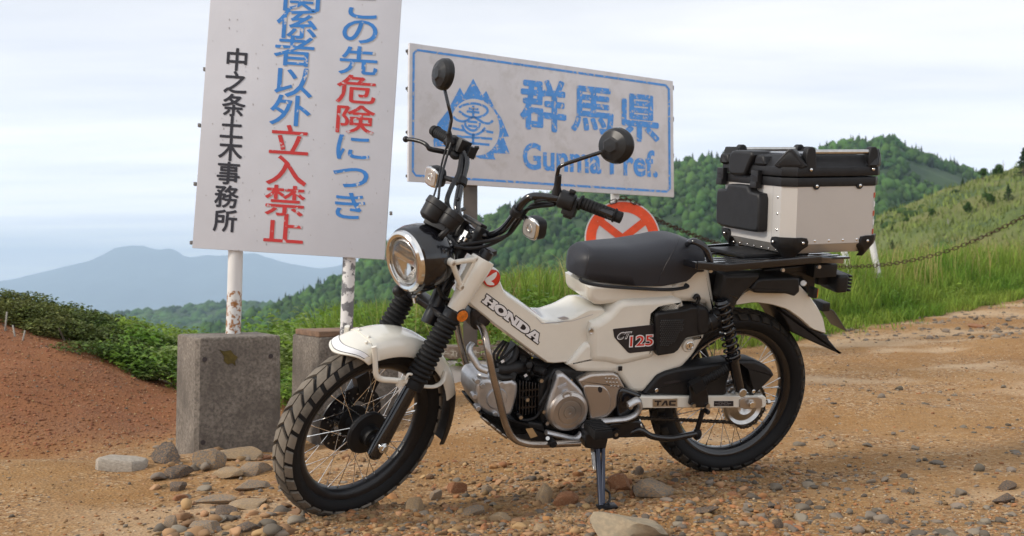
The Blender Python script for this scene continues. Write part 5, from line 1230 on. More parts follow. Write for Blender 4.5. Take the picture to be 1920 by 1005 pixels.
# badge
def decal(name, pts, y, m, K=None, t=.0012, parent=None, rnd=.05):
    ol = OL(pts, y, K); ol = rnd_poly(ol, rnd) if rnd else ol
    return MB().slab(ol, y - .004, y + t, .0004, 1).build(name, m, parent or bike, smooth=0)
BD = decal('badge', [(356, 706), (634, 676), (644, 850), (462, 870), (366, 764)], .1085, BLACKPR, K5)
def pxplace(c0, ex, ey, y, K=None):
    """centre, horizontal and vertical full vectors in picture units, on plane y of the motorcycle"""
    def f(a, b):
        u = c0[0] + ex[0] * a - ey[0] * b; v = c0[1] + ex[1] * a - ey[1] * b
        if K: u, v = K(u, v)
        return P(u, v, y)
    return f
for off, mt, yy in ((.055, WHITEP, .1104), (.012, REDL if False else REDP, .1110)):
    g = .0 if off > .05 else 14
    textobj('lettering', '125', pxplace((549, 786), (166 - g, -10), (-4, 82 - g), yy, K5), mt, BD, offset=off)
for off, mt, yy in ((.05, WHITEP, .1104), (.005, BLACKPR, .1110)):
    g = .0 if off > .04 else 11
    textobj('lettering', 'CT', pxplace((435, 751), (100 - g, -8), (-3, 50 - g), yy, K5), mt, BD, offset=off, shear=.35)
# slab serif letters
def rect(a, b, c, d): return [(a, b), (c, b), (c, d), (a, d)]
SLAB = {'H': [[(0, 0), (.42, 0), (.42, .2), (.34, .2), (.34, .4), (.66, .4), (.66, .2), (.58, .2), (.58, 0), (1, 0), (1, .2), (.92, .2), (.92, .8), (1, .8), (1, 1), (.58, 1), (.58, .8), (.66, .8), (.66, .6), (.34, .6), (.34, .8), (.42, .8), (.42, 1), (0, 1), (0, .8), (.08, .8), (.08, .2), (0, .2)]],
        'N': [[(0, 0), (.40, 0), (.40, .2), (.30, .2), (.30, .62), (.70, 0), (.92, 0), (.92, .8), (1, .8), (1, 1), (.62, 1), (.62, .8), (.70, .8), (.70, .42), (.32, 1), (0, 1), (0, .8), (.08, .8), (.08, .2), (0, .2)]],
        'D': [[(0, 0), (.6, 0), (.82, .08), (.96, .28), (1, .5), (.96, .72), (.82, .92), (.6, 1), (0, 1), (0, .8), (.08, .8), (.08, .2), (0, .2)], [(.36, .22), (.52, .22), (.66, .32), (.70, .5), (.66, .68), (.52, .78), (.36, .78)]],
        'A': [[(0, 0), (.38, 0), (.38, .18), (.31, .18), (.35, .32), (.63, .32), (.67, .18), (.60, .18), (.60, 0), (1, 0), (1, .18), (.93, .18), (.68, 1), (.32, 1), (.07, .18), (0, .18)], [(.40, .48), (.58, .48), (.49, .78)]],
        'O': [[(.5 + .5 * math.cos(k * PI / 12), .5 + .52 * math.sin(k * PI / 12)) for k in range(24)], [(.5 + .2 * math.cos(k * PI / 8), .5 + .26 * math.sin(k * PI / 8)) for k in range(16)]],
        'T': [[(.32, 0), (.58, 0), (.66, .72), (1.0, .72), (1.05, 1), (0.02, 1), (-.02, .72), (.40, .72)]],
        'a': [[(-.05, 0), (.25, 0), (.60, .62), (.72, 0), (1.0, 0), (.84, 1), (.52, 1)]],
        'C': [[(.12, 0), (.95, 0), (.98, .28), (.36, .28), (.34, .72), (1.04, .72), (1.06, 1), (.26, 1), (.08, .86), (.02, .15)]]}
LO = {'H': (0, .205), 'O': (.19, .40), 'N': (.385, .605), 'D': (.585, .80), 'A': (.79, 1.0)}
LT = panel('logo', [(1, 1)] * 3, .08, BLACKPR, rnd=0) if False else None
def hpt(s, t, y):   # along the baseline, up
    u = 880 + (130 + 585 * s + 52 * t) / 5.58; v = 480 + (478 + 440 * s - 78 * t) / 5.58
    return P(u, v, y)
for ch in 'HONDA':
    a0, a1 = LO[ch]
    for li, ol in enumerate(SLAB[ch]):
        pt = [hpt(a0 + (a1 - a0) * x, z, .0855) for x, z in ol]
        base = [(q[0], q[2]) for q in pt]
        if li == 0:
            MB().slab(base, .080, .0862, -.0030, 1, ry=.0001).build('lettering', BLACKPR, FCV, smooth=0)
            MB().slab(base, .0862, .0868, 0).build('lettering', WHITEP, FCV, smooth=0)
        else: MB().slab(base, .0862, .0874, 0).build('lettering', BLACKPR, FCV, smooth=0)
# round emblem with wing
ec = P(921, 521, .088)
EM = MB().lathe([(-.03, .029), (-.006, .030), (0, .0285), (.001, .001)], ec, (0, 1, 0), 40).build('emblem', CREAM, bike)
MB().lathe([(-.004, .0275), (.004, .0275), (.0052, .0262), (.0052, .0262)], ec, (0, 1, 0), 40).build('emblem_ring', STEEL, EM)
MB().lathe([(.0015, .0262), (.0045, .0262), (.005, .025), (.005, .0001)], ec, (0, 1, 0), 40).build('emblem_disc', REDP, EM)
K33 = lambda x, y: (880 + x / 5.58, 480 + y / 5.58)
MB().slab(OL([(152, 238), (200, 215), (250, 182), (285, 165), (290, 185), (280, 215), (262, 240), (240, 256), (225, 262), (245, 276), (262, 292), (258, 305), (215, 306), (185, 298), (178, 284), (163, 262)], .0935, K33), .090, .0945, .0006, 1).build('emblem_wing', WHITEP, EM, smooth=0)
# screws, lock, clip
m = MB()
for (u, v) in ((905, 254),): q = P(*K3(u, v), .1055); m.lathe([(0, .009), (.0035, .0075), (.002, .004), (.002, .0001)], q, (0, 1, 0), 20)
m.build('screw', STEEL, SCV)
m = MB()
for (u, v) in ((417, 519), (697, 503)): q = P(*K5(u, v), .094); m.ell(q, (.006, .006, .003), nu=10, nv=6)
isl(m, 'screw', BLACKP, SCV)
q = P(1291, 647, .10); LK = MB().lathe([(-.02, .024), (0, .023), (.004, .020), (.004, .001)], q, (0, 1, 0), 32).build('lock', CREAM, bike)
MB().lathe([(.003, .0135), (.009, .0135), (.010, .0115), (.008, .010), (.008, .0001)], q, (0, 1, 0), 28).build('lock_barrel', CHROME, LK)
MB().box(q + np.array([0, .0085, 0]), (.002, .0015, .010)).build('keyhole', BLACKPR, LK)
MB().box(P(1163, 691, .105), (.012, .006, .014)).build('clip', BLACKP, SCV, bev=.001)
MB().slab(OL([(1104, 612), (1105.2, 612), (1105.2, 676), (1104, 676)], .0865), .08, .0872, 0).build('panel_seam', LABELG, FCV)
decal('warning_label', [(1045, 596), (1058, 593), (1068, 597), (1055, 600)], .0862, LABELG, parent=FCV)
# ---------------------------------------------------------------- seat
top = [(1068, 497), (1072, 480), (1082, 466), (1095, 458), (1133, 455), (1167, 453), (1206, 446.5), (1239, 439.5), (1262, 438.5), (1287, 446), (1301, 459), (1308, 482)]
bot = [(1079, 512), (1089, 523), (1120, 531), (1189, 536), (1245, 536), (1290, 527), (1306, 510)]
tp = [P(u, v, 0) for u, v in top]; bp = [P(u, v, .12) for u, v in bot]
tx = np.array([q[0] for q in tp])[::-1]; tz = np.array([q[2] for q in tp])[::-1]; bx_ = np.array([q[0] for q in bp])[::-1]; bz_ = np.array([q[2] for q in bp])[::-1]
xa, xb = tx[0], tx[-1]; rows = []; NS = 44
for i in range(NS + 1):
    f = i / NS; x = xa + (xb - xa) * (0.5 - 0.5 * math.cos(PI * f)); f2 = (x - xa) / (xb - xa)
    zt = np.interp(x, tx, tz); zb = np.interp(x, bx_, bz_); zm_ = zb + .008
    wd = .128 * min(1, (max(0, f2) / .10) ** .5 if f2 < .10 else 1) * (1 if f2 < .55 else 1 - .42 * ((f2 - .55) / .45) ** 1.6)
    wd = max(.004, wd * min(1, (max(0, 1 - f2) / .05) ** .45 if f2 > .95 else 1))
    row = []; hh = max(.004, zt - zb)
    for k in range(29):
        a = PI * k / 28; ca, sa = math.cos(a), math.sin(a)
        y = wd * math.copysign(abs(ca) ** .55, ca); z = zb + hh * (abs(sa) ** .62)
        if abs(ca) > .7: y *= 1 - .06 * (abs(ca) - .7) / .3
        row.append((x, y, z))
    row += [(x, -wd * .85, zb - .004), (x, wd * .85, zb - .004)]
    rows.append(row)
m = MB().grid(rows, True); nrow = len(rows[0]); m.f += [tuple(range(nrow)), tuple(len(m.v) - nrow + k for k in range(nrow))]
ST = m.build('seat', SEATM, bike, smooth=70)
def seat_surf(x, k): # point on the seat skin
    xs = [r[0][0] for r in rows]; fi = float(np.interp(x, xs, range(len(xs)))); i = min(int(fi), len(rows) - 2); fk = k * 28; j = int(fk); a, b = fi - i, fk - j
    g = lambda i, j: np.array(rows[i][j])
    return (g(i, j) * (1 - b) + g(i, j + 1) * b) * (1 - a) + (g(i + 1, j) * (1 - b) + g(i + 1, j + 1) * b) * a
m = MB()
for (x0, x1) in ((.36, .262), (.585, .565)):
    ps = [seat_surf(x0 + (x1 - x0) * t, .01 + .44 * t) * np.array([1, 1.002, 1]) for t in np.linspace(0, 1, 30)]
    m.tube(ps, .0009, 6)
m.build('seam', BLACKPR, ST)
rim_ = cr(pts3([(1087, 522, .115), (1095, 529, .124), (1130, 536, .128), (1200, 541, .128), (1255, 543, .126), (1288, 538, .12), (1284, 533, .11)]), 6)
part(MB().tube(rim_, .0045, 8, flat=1.4), 'seat_rim', BLACKP)
# ---------------------------------------------------------------- rear carrier
RH = .783
rk = MB()
Lf, Lm, Lr_, Lb = P(*K12(150, 385), .19), P(*K12(400, 412), .205), P(*K12(1290, 330), .205), P(*K12(1495, 312), .12)
def railpath(sg): return [np.array([q[0], q[1] * sg, q[2]]) for q in (Lf, Lm, Lr_)]
for sg in (1, -1):
    pth = railpath(sg)
    for a, b in zip(pth[:-1], pth[1:]):
        d_ = b - a; ex = nrm(d_); ez = np.array([0, 0, 1.]); ey = nrm(np.cross(ez, ex)); rk.box((a + b) / 2, (np.linalg.norm(d_) + .01, .014, .024), np.c_[ex, ey, np.cross(ex, ey)])
    a, b = pth[-1], np.array([Lb[0], Lb[1] * sg, Lb[2]]); d_ = b - a; ex = nrm(d_); ey = nrm(np.cross(np.array([0, 0, 1.]), ex)); rk.box((a + b) / 2, (np.linalg.norm(d_) + .008, .014, .024), np.c_[ex, ey, np.cross(ex, ey)])
rk.box((Lb[0], 0, Lb[2]), (.014, .24, .024)); rk.box((Lf[0] + .004, 0, Lf[2]), (.014, .38, .020))
RK = rk.build('rear_carrier', BLACKG, bike, bev=.003)
zr = (Lf[2] + Lm[2]) / 2 + .004
for yy in (.155, .11, .065, -.065, -.11, -.155):
    MB().box(((Lf[0] + Lb[0]) / 2, yy, zr), (Lf[0] - Lb[0] - .01, .022 if abs(yy) < .15 else .03, .007)).build('slat', BLACKG, RK, bev=.002)
for xx in (.22, .12, .02, -.10, -.2):
    MB().box((xx, 0, zr - .009), (.022, .36, .007)).build('cross_bar', BLACKG, RK, bev=.002)
full = pts3([(1333, 500, .17), (1330, 480, .17), (1323, 462, .168), (1310, 452, .155), (1297, 449, .13), (1284, 455, .05), (1276, 462, -.05), (1272, 474, -.12), (1272, 500, -.13)])
MB().tube(cr(full, 5), .0085, 12, flat=1.3).build('grab_rail', BLACKG, RK)
bp_ = MB()
for (u, v, y) in ((1465, 505, .19), (1330, 505, .17), (1533, 497, .16)): q = P(u, v, y); bp_.cyl(q, q + np.array([0, .008, 0]), .006, n=10)
isl(bp_, 'bolt', STEEL, RK)
part(MB().box((-.06, 0, zr + .010), (.24, .22, .012)), 'mount_plate', BLACKP, RK, bev=.003)
TA = math.radians(6.5); TY, TZ = .20, .785
TILT = Matrix(((1, 0, 0, 0), (0, math.cos(TA), -math.sin(TA), TY - TY * math.cos(TA) + TZ * math.sin(TA)), (0, math.sin(TA), math.cos(TA), TZ - TY * math.sin(TA) - TZ * math.cos(TA)), (0, 0, 0, 1)))
RK.matrix_local = TILT
# tail light, plate, signals
def rearbox(n, u, v, y, sz, mt, **k):
    return MB().box(P(u, v, y), sz).build(n, mt, bike, **k)
TL = rearbox('tail_light', 1564, 526, .03, (.046, .10, .062), BLACKP, bev=.012, bseg=3)
for k in range(5): MB().box(P(1566, 525, .02) + np.array([-.022 + k * .0, 0, -.024 + k * .012]), (.012, .104, .008)).build('ribbing', BLACKP, TL, bev=.002)
rearbox('light_arm', 1543, 520, .0, (.07, .05, .04), BLACKP, bev=.006)
rearbox('wiring_box', 1540, 505, .06, (.09, .05, .045), BLACKP, bev=.006)
TS = rearbox('turn_signal', 1524, 548, .10, (.018, .03, .034), BLACKP, bev=.004)
MB().box(P(1528.5, 548, .10), (.006, .026, .030)).build('amber_lens', AMBER, TS, bev=.002)
pl = [P(1530, 566, -.02), P(1551, 578, -.02), P(1567, 615, -.02), P(1545, 603, -.02)]
a_, b_ = P(1536, 567, -.09), P(1566, 614, -.09); dz = b_ - a_
ex = nrm(dz); MB().box((a_ + b_) / 2 + np.array([0, .03, 0]), (np.linalg.norm(dz) * .80, .09, .003), np.c_[ex, (0, 1, 0), np.cross(ex, (0, 1, 0))]).build('licence_plate', mat('plate paint', (.10, .10, .09), .5), bike, bev=.001)
MB().box(P(1540, 572, -.02), (.03, .06, .03)).build('plate_bracket', BLACKP, bike, bev=.004)
# rear mudguard (shell) and flap
RFC = (0, 0, RZ)
RF = panel('mudguard', [(1376, 575), (1380, 562), (1398, 544), (1440, 530), (1500, 532), (1519, 553), (1534, 573), (1546, 596), (1552, 629), (1522, 619), (1500, 599), (1476, 582), (1447, 573), (1415, 569)], .078, CREAM, .006, rnd=.15, ry=.035)
panel('mud_flap', [(1452, 574), (1470, 596), (1486, 624), (1534, 646), (1578, 665), (1555, 637), (1551, 628), (1520, 617), (1498, 597), (1474, 581)], .070, BLACKP, .006, rnd=.03)
# ---------------------------------------------------------------- swingarm and details
for sg in (1, -1):
    o1 = OL([(1195, 744), (1300, 743), (1432, 742), (1437, 746), (1437, 761), (1432, 765), (1300, 765), (1195, 766)], .118)
    m = MB().slab(o1, .088, .118, .004, both=True)
    if sg < 0: m.v = [(a, -b, c) for a, b, c in m.v]
    SW = m.build('swingarm', CREAM if sg > 0 else BLACKM, bike)
    if sg > 0: SWL = SW
m = MB().slab(OL([(1196, 735), (1230, 742), (1230, 768), (1196, 770)], .1), -.1, .1, .004); part(m, 'swingarm_pivot', BLACKM)
AP = MB().slab(rnd_poly(OL([(1386, 745), (1428, 743), (1429, 765), (1386, 767)], .119), .2), .11, .1225, .002).build('axle_plate', BRONZE, SWL)
MB().cyl(P(1407, 756, .118), P(1407, 756, .118) + np.array([0, .014, 0]), .013, n=6).cyl(P(1407, 756, .13), P(1407, 756, .13) + np.array([0, .012, 0]), .008, n=14, bev=.001).build('axle_nut', CHROME, SWL)
MB().cyl(P(1436, 754, .103), P(1452, 752, .103), .004, n=8).cyl(P(1438, 754, .103), P(1443, 753, .103), .009, n=6).build('adjuster_bolt', STEEL, SWL)
PL = decal('plate', [(1224, 748), (1270, 747), (1270, 762), (1224, 763)], .119, STEEL, parent=SWL, rnd=0)
for ch, x0, x1 in (('T', .04, .34), ('a', .34, .64), ('C', .66, .98)):
    ol = []
    for a, b in SLAB[ch][0]:
        s = x0 + (x1 - x0) * a * .96; q = P(1226 + 42 * s, 760.5 - 9.5 * b, .1205); ol.append((q[0], q[2]))
    MB().slab(ol, .119, .1212, 0).build('lettering', BLACKPR, PL, smooth=0)
LB = decal('warning_label', [(1339, 752), (1375, 752), (1375, 761.5), (1339, 761.5)], .119, BLACKPR, parent=SWL, rnd=0)
m = MB()
for j, (a, b) in enumerate(((.25, .75), (.08, .92), (.2, .8))):
    n_ = 14 if j == 1 else 9
    for k in range(n_):
        if k % 5 == 4: continue
        s = a + (b - a) * k / n_; q = P(1339 + 36 * s, 753.9 + j * 2.7, .1206); m.box(q, (.0016, .0006, .0016))
m.build('lettering', LABELG, LB)
# brake torque / peg bracket and folded passenger peg
PB = panel('peg_bracket', [(330, 485), (420, 455), (440, 540), (442, 585), (425, 605), (360, 605), (335, 588), (345, 540)], .135, BLACKM, .004, K4, y0=.119, rnd=.1)
m = MB()
for (u, v) in ((353, 592), (432, 592)): q = P(*K4(u, v), .135); m.cyl(q, q + np.array([0, .006, 0]), .0075, n=6); m.lathe([(0, .0095), (.002, .0095)], q, (0, 1, 0), 18)
isl(m, 'bolt', STEEL, PB)
MB().cyl(P(*K4(415, 615), .12), P(*K4(440, 632), .14), .008, n=12, bev=.001).build('peg_stop', BLACKM, PB)
a_, b_ = P(*K4(378, 478), .15), P(*K4(545, 385), .17); pr = [(0, .001), (0, .012)]
L_ = np.linalg.norm(b_ - a_)
for k in range(13): h = L_ * (.12 + .068 * k); pr += [(h, .0125), (h + .001, .0155), (h + L_ * .045, .0155), (h + L_ * .05, .0125)]
pr += [(L_, .013), (L_, .001)]
MB().lathe(pr, a_, b_ - a_, 18).box(*obox(a_, b_ - a_, np.array([0, 1., 0]), (.04, .03, .035))).build('passenger_peg', RUBBER, bike, smooth=30)
# chain guard
CG = panel('chain_guard', [(78, 530), (110, 490), (160, 430), (205, 408), (270, 390), (420, 370), (560, 348), (640, 345), (640, 380), (565, 400), (545, 470), (540, 540), (330, 540)], .112, BLACKP, .010, K4, y0=.045, both=False, rnd=.1)
panel('chain_guard_tail', [(560, 349), (640, 343), (700, 345), (760, 370), (790, 395), (806, 425), (782, 453), (705, 530), (690, 540), (660, 522), (652, 470), (648, 405), (600, 370)], .118, BLACKP, .010, K4, y0=.05, both=False, rnd=.1)
panel('slot', [(190, 462), (280, 450), (285, 462), (200, 475)], .1128, BLACKPR, 0, K4, parent=CG, y0=.11, rnd=.2)
m = MB()
for (u, v, y) in ((149, 506, .113), (686, 513, .119)): q = P(*K4(u, v), y); m.cyl(q, q + np.array([0, .005, 0]), .0065, n=16, bev=.0015)
isl(m, 'bolt', CHROME, CG)
# sprocket, chain
spk = MB(); cs = P(*K4(635, 590), .07)
n_ = 39; prof = []
for k in range(n_ * 2):
    a = k * PI / n_; r = .083 if k % 2 else .077; prof.append((cs[0] + r * math.cos(a), cs[2] + r * math.sin(a)))
spk.slab(prof, .062, .068, 0); spk.lathe([(-.004, .055), (.002, .055), (.010, .066), (.004, .072)], (cs[0], .066, cs[2]), (0, 1, 0), 40)
spk.lathe([(0, .001), (.014, .03), (0, .06)], (cs[0], .066, cs[2]), (0, 1, 0), 30)
spk.build('sprocket', STEEL, RW)
CH = MB()
lo0, lo1 = P(1188, 783, .066), P(1380, 792, .066); N_ = 34
ang = [(-PI / 2 + k / 14 * PI) for k in range(15)]
chp = [lo0 + (lo1 - lo0) * k / N_ for k in range(N_)] + [np.array([cs[0] + .0 - .081 * math.sin(t + PI / 2) * (1) * 1.0, .066, cs[2] - .081 * math.cos(t + PI / 2)]) for t in ang]
up1 = P(1188, 752, .066); last = chp[-1]; chp += [last + (up1 - last) * k / 30 for k in range(1, 31)]
dist = [0]
for a, b in zip(chp[:-1], chp[1:]): dist.append(dist[-1] + np.linalg.norm(b - a))
ts = np.arange(0, dist[-1], .0127)
cp_ = [np.array([np.interp(t, dist, [q[i] for q in chp]) for i in range(3)]) for t in ts]
for i in range(len(cp_) - 1):
    a, b = cp_[i], cp_[i + 1]; d_ = nrm(b - a); yo = .0055 if i % 2 else .0075
    for s_ in (-1, 1): CH.tube([a - d_ * .003 + np.array([0, s_ * yo, 0]), a + np.array([0, s_ * yo, 0]), (a + b) / 2 + np.array([0, s_ * yo, 0]), b + np.array([0, s_ * yo, 0]), b + d_ * .003 + np.array([0, s_ * yo, 0])], [.003, .0052, .0036, .0052, .003], 6, flat=.25)
    CH.cyl(a - np.array([0, .006, 0]), a + np.array([0, .006, 0]), .0035, n=6)
CH.build('drive_chain', mat('chain metal', (.06, .052, .045), .45, .8), bike, kind='stuff')
# shocks
for sg in (1, -1):
    a_, b_ = P(1352, 562, .140), P(1387, 733, .140); d_ = b_ - a_; L_ = np.linalg.norm(d_); d_ = d_ / L_
    def sp(h): return a_ + d_ * h * L_
    m = MB().cyl(sp(0), sp(.60), .013, n=16).cyl(sp(.57), sp(.99), .0175, .0165, n=20, bev=.002).lathe([(-.003, .02), (0, .025), (.006, .025), (.008, .02)], sp(.62), d_, 24).lathe([(0, .02), (.008, .024), (.012, .014)], sp(.0), d_, 24)
    x_, y_, _ = m.frame(d_); hx = []
    for k in range(9 * 14):
        t = k / (9 * 14 - 1); tt = t ** .8; a = 2 * PI * 8.5 * t; hx.append(sp(.03 + .58 * (t * .45 + .55 * t ** .75) if False else .03 + .58 * t) + (x_ * math.cos(a) + y_ * math.sin(a)) * .0235)
    m2 = MB().tube(hx, .0038, 7)
    if sg < 0:
        for mm in (m, m2): mm.v = [(a, -b, c) for a, b, c in mm.v]
    SK = m.build('shock_absorber', BLACKG, bike); m2.build('spring', BLACKG, SK)
    if sg > 0: MB().cyl(sp(1) + np.array([0, -.01, 0]), sp(1) + np.array([0, .022, 0]), .014, n=18, bev=.002).build('bolt', STEEL, SK)
# grab handle mount by the seat
part(MB().tube(cr(pts3([(900, 505, .108), (920, 480, .108), (935, 500, .108), (920, 535, .108)], K5), 5), .006, 8), 'hook', BLACKP)
# ---------------------------------------------------------------- engine
panel('crankcase', [(600, 560), (690, 480), (760, 470), (1000, 500), (1100, 590), (1190, 640), (1190, 790), (1100, 830), (940, 880), (850, 900), (640, 850), (600, 780)], .085, DARKM, .012, K3)
EN = panel('engine_cover', [(700, 545), (708, 512), (745, 505), (775, 528), (850, 600), (880, 660), (892, 720), (880, 780), (840, 830), (770, 850), (700, 830), (655, 780), (645, 720), (668, 640)], .118, ALU, .010, K3, y0=.06, both=False, rnd=.15)
q = P(*K3(772, 726), .12)
MB().lathe([(-.03, .067), (-.004, .066), (.004, .061), (.009, .052), (.009, .041), (.0065, .040), (.0065, .036), (.009, .035), (.0095, .022), (.0075, .021), (.0075, .018), (.010, .017), (.0105, .006), (.007, .005), (.007, .0001)], q, (0, 1, 0), 64).build('generator_cover', BRONZE, EN, smooth=25)
MB().lathe([(-.01, .016), (.006, .015), (.007, .010), (.004, .009), (.004, .0001)], P(*K3(760, 628), .122), (0, 1, 0), 28).build('inspection_plug', ALU, EN, smooth=25)
decal('plate', [(706, 582), (760, 557), (768, 572), (712, 598)], .119, LABELG, K3, parent=EN)
SC2 = panel('sprocket_cover', [(828, 545), (905, 508), (1040, 500), (1068, 515), (1085, 545), (1108, 590), (1075, 600), (1065, 640), (1060, 700), (1010, 760), (960, 785), (895, 782), (890, 690), (868, 612)], .112, BRONZE, .008, K3, y0=.06, both=False, rnd=.12)
panel('cover_face', [(862, 585), (875, 572), (975, 575), (1005, 600), (1025, 650), (1025, 700), (1005, 745), (955, 765), (902, 775), (893, 700), (868, 625)], .117, BRONZE, .005, K3, parent=SC2, y0=.10, both=False, rnd=.15)
panel('slot', [(945, 588), (957, 580), (972, 590), (970, 612), (957, 618), (947, 608)], .1175, BLACKPR, 0, K3, parent=SC2, y0=.116, rnd=.2)
m = MB()
for i in range(4):
    for j in range(3):
        if (i, j) in ((0, 2),): continue
        m.ell(P(*K3(992 + i * 20 + j * 6, 534 + j * 22 + i * 1), .1125), (.004, .0018, .004), nu=10, nv=6)
isl(m, 'dimple', BRONZE, SC2)
m = MB()
for (u, v) in ((708, 518), (778, 540), (606, 540), (622, 723), (485, 755), (672, 604), (640, 790), (524, 652)): q = P(*K3(u, v), .100 if v < 600 else .09); m.cyl(q, q + np.array([0, .012, 0]), .0065, n=6); m.lathe([(0, .008), (.002, .008)], q, (0, 1, 0), 14)
isl(m, 'bolt', STEEL, EN)
# cylinder with fins
FI = panel('cylinder', [(465, 545), (600, 560), (610, 740), (455, 760)], .062, DARKM, .006, K3)
for k in range(7):
    u = 488 + k * 18.5
    MB().slab(OL([(u - 4, 545 + k * 2.5), (u + 3, 545 + k * 2.5), (u - 2 + 3, 757 - k * 1.5), (u - 9, 757 - k * 1.5)], .078, K3), -.075, .078, .002).build('fin', BLACKG, FI)
for v in (600, 640, 700): MB().box(P(*K3(540, v), .074), (.055, .004, .006)).build('rib', BLACKG, FI)
HD = panel('cylinder_head', [(228, 575), (250, 545), (300, 535), (335, 545), (395, 545), (440, 538), (476, 562), (476, 620), (440, 752), (395, 762), (345, 765), (290, 745), (250, 715), (222, 650)], .080, ALU, .012, K3, rnd=.15)
MB().lathe([(-.02, .034), (.0, .0335), (.004, .030), (.005, .001)], P(*K3(350, 650), .082), (0, 1, 0), 40).build('head_cover', ALU, HD)
MB().lathe([(-.02, .014), (.0, .018), (.010, .021), (.014, .019), (.015, .001)], P(*K3(268, 530), .055), (-.2, 0, 1), 20).build('oil_cap', ALU, HD)
m = MB()
for (u, v) in ((372, 562), (366, 750), (336, 738), (262, 572), (232, 545), (215, 635), (236, 705)): q = P(*K3(u, v), .078); m.cyl(q + np.array([0, -.02, 0]), q + np.array([0, .010, 0]), .0085, n=10, bev=.0015)
isl(m, 'bolt', ALU, HD)
part(MB().tube(cr(pts3([(470, 740, .085), (500, 776, .088), (560, 770, .088), (600, 735, .09), (640, 640, .095), (680, 540, .09)], K3), 5), .0045, 8), 'hose', BLACKP)
part(MB().tube(cr(pts3([(345, 505, .06), (380, 530, .07), (430, 528, .07)], K3), 5), .010, 10), 'hose', DARKM)
# throttle body, hoses, loom above the cylinder
m = MB(); m.tube(cr(pts3([(350, 478, .05), (400, 480, .05), (480, 465, .045), (560, 450, .03), (620, 470, .02)], K3), 5), .022, 14); m.tube(cr(pts3([(405, 455, .05), (450, 415, .04), (470, 350, .03)], K3), 4), .012, 10)
part(m, 'intake_pipe', BLACKP)
m = MB(); rr_ = random.Random(12)
for k in range(26):
    u0, v0 = rr_.uniform(420, 720), rr_.uniform(400, 560)
    if v0 < 300 + (u0 - 330) * .5: v0 += 60
    a = P(*K3(u0, v0), rr_.uniform(-.02, .06)); s_ = rr_.uniform(.006, .016)
    if k % 2: m.box(a, (s_ * 2, s_ * 2, s_ * 1.5), rotv([rr_.uniform(-1, 1), rr_.uniform(-1, 1), rr_.uniform(-1, 1)]))
    else: m.cyl(a, a + np.array([rr_.uniform(-.03, .03), .03, rr_.uniform(-.03, .03)]), s_ * .8, n=10, bev=.001)
m.build('fuel_fittings', DARKM, bike, bev=.001)
m = MB().slab(OL([(470, 340), (620, 452), (760, 470), (760, 560), (600, 560), (440, 520), (430, 430)], .03, K3), -.03, .03, .004); part(m, 'frame_spine', BLACKP)
for pts in ([(392, 310, .03), (350, 360, .04), (330, 400, .05), (345, 470, .05)], [(405, 315, .02), (375, 360, .03), (352, 405, .04), (370, 470, .04)], [(420, 320, .03), (395, 370, .04), (372, 420, .05), (400, 465, .05)],
            [(460, 340, .03), (400, 400, .05), (360, 430, .05), (330, 440, .04)], [(690, 480, .09), (660, 540, .1), (650, 600, .1), (600, 690, .1)], [(720, 500, .08), (690, 560, .09), (660, 650, .098)], [(560, 430, .05), (620, 520, .07), (640, 560, .08), (700, 500, .08)]):
    part(MB().tube(cr(pts3(pts, K3), 5), .0042, 8), 'cable', BLACKP)
m = MB()
for (u, v) in ((384, 432), (610, 486), (520, 515)): m.box(P(*K3(u, v), .065), (.010, .004, .007), rotv([0, .5, 0]))
isl(m, 'tag', WHITEP, bike, smooth=0)
MB().box(P(*K3(558, 410), .06), (.004, .004, .004)).build('connector', mat('yellow plastic', (.6, .5, .1), .5), bike)
# swingarm pivot cover, crash bars, skid plate
PC = panel('pivot_cover', [(1075, 600), (1100, 588), (1195, 622), (1210, 640), (1208, 735), (1180, 790), (1110, 812), (1065, 790), (1060, 690)], .118, BLACKG, .012, K3, y0=.04, both=False)
part(MB().slab(rnd_poly(OL([(1010, 800), (1180, 780), (1210, 790), (1256, 880), (1060, 885), (1010, 870)], .10, K3), .15), .02, .10, .006), 'stand_bracket', BLACKM)
MB().lathe([(-.01, .017), (.002, .016), (.003, .001)], P(*K3(1052, 862), .11), (0, 1, 0), 24).build('bracket_boss', BLACKM, bike)
MB().lathe([(.0, .007), (.004, .006), (.004, .001)], P(*K3(1052, 862), .113), (0, 1, 0), 6).build('bolt', STEEL, bike)
cb = [(228, 205, .06), (262, 235, .10), (285, 300, .14), (300, 380, .16), (325, 500, .165), (355, 620, .165), (385, 740, .16), (410, 820, .155), (450, 885, .15), (520, 915, .15), (620, 921, .15), (840, 912, .15)]
CB = part(MB().tube(cr(pts3(cb, K3), 6), .0108, 14), 'crash_bar', BARM)
cbm = [q * np.array([1, -1, 1]) for q in pts3(cb, K3)]
part(MB().tube(cr(cbm, 6), .0108, 14), 'crash_bar', BARM)
panel('bar_mount', [(195, 130), (235, 118), (320, 195), (300, 225), (230, 255), (195, 225)], .075, BLACKM, .006, K3)
mm = MB()
for (u, v) in ((232, 150), (265, 185)): mm.lathe([(0, .012), (.0015, .012), (.0015, .001)], P(*K3(u, v), .0752), (0, 1, 0), 18)
isl(mm, 'hole', BLACKPR, bike)
part(MB().tube(cr(pts3([(205, 328, .10), (190, 350, .11), (192, 380, .12), (218, 425, .13), (250, 470, .14), (300, 490, .155)], K3), 5), .0078, 12, flat=1.3), 'foot_hook', ALU)
SKP = panel('skid_plate', [(250, 735), (285, 790), (350, 850), (400, 880), (450, 905), (600, 925), (830, 905), (800, 860), (640, 850), (620, 800), (540, 790), (520, 850), (430, 850), (350, 800), (300, 755)], .10, DARKM, .006, K3, rnd=.08)
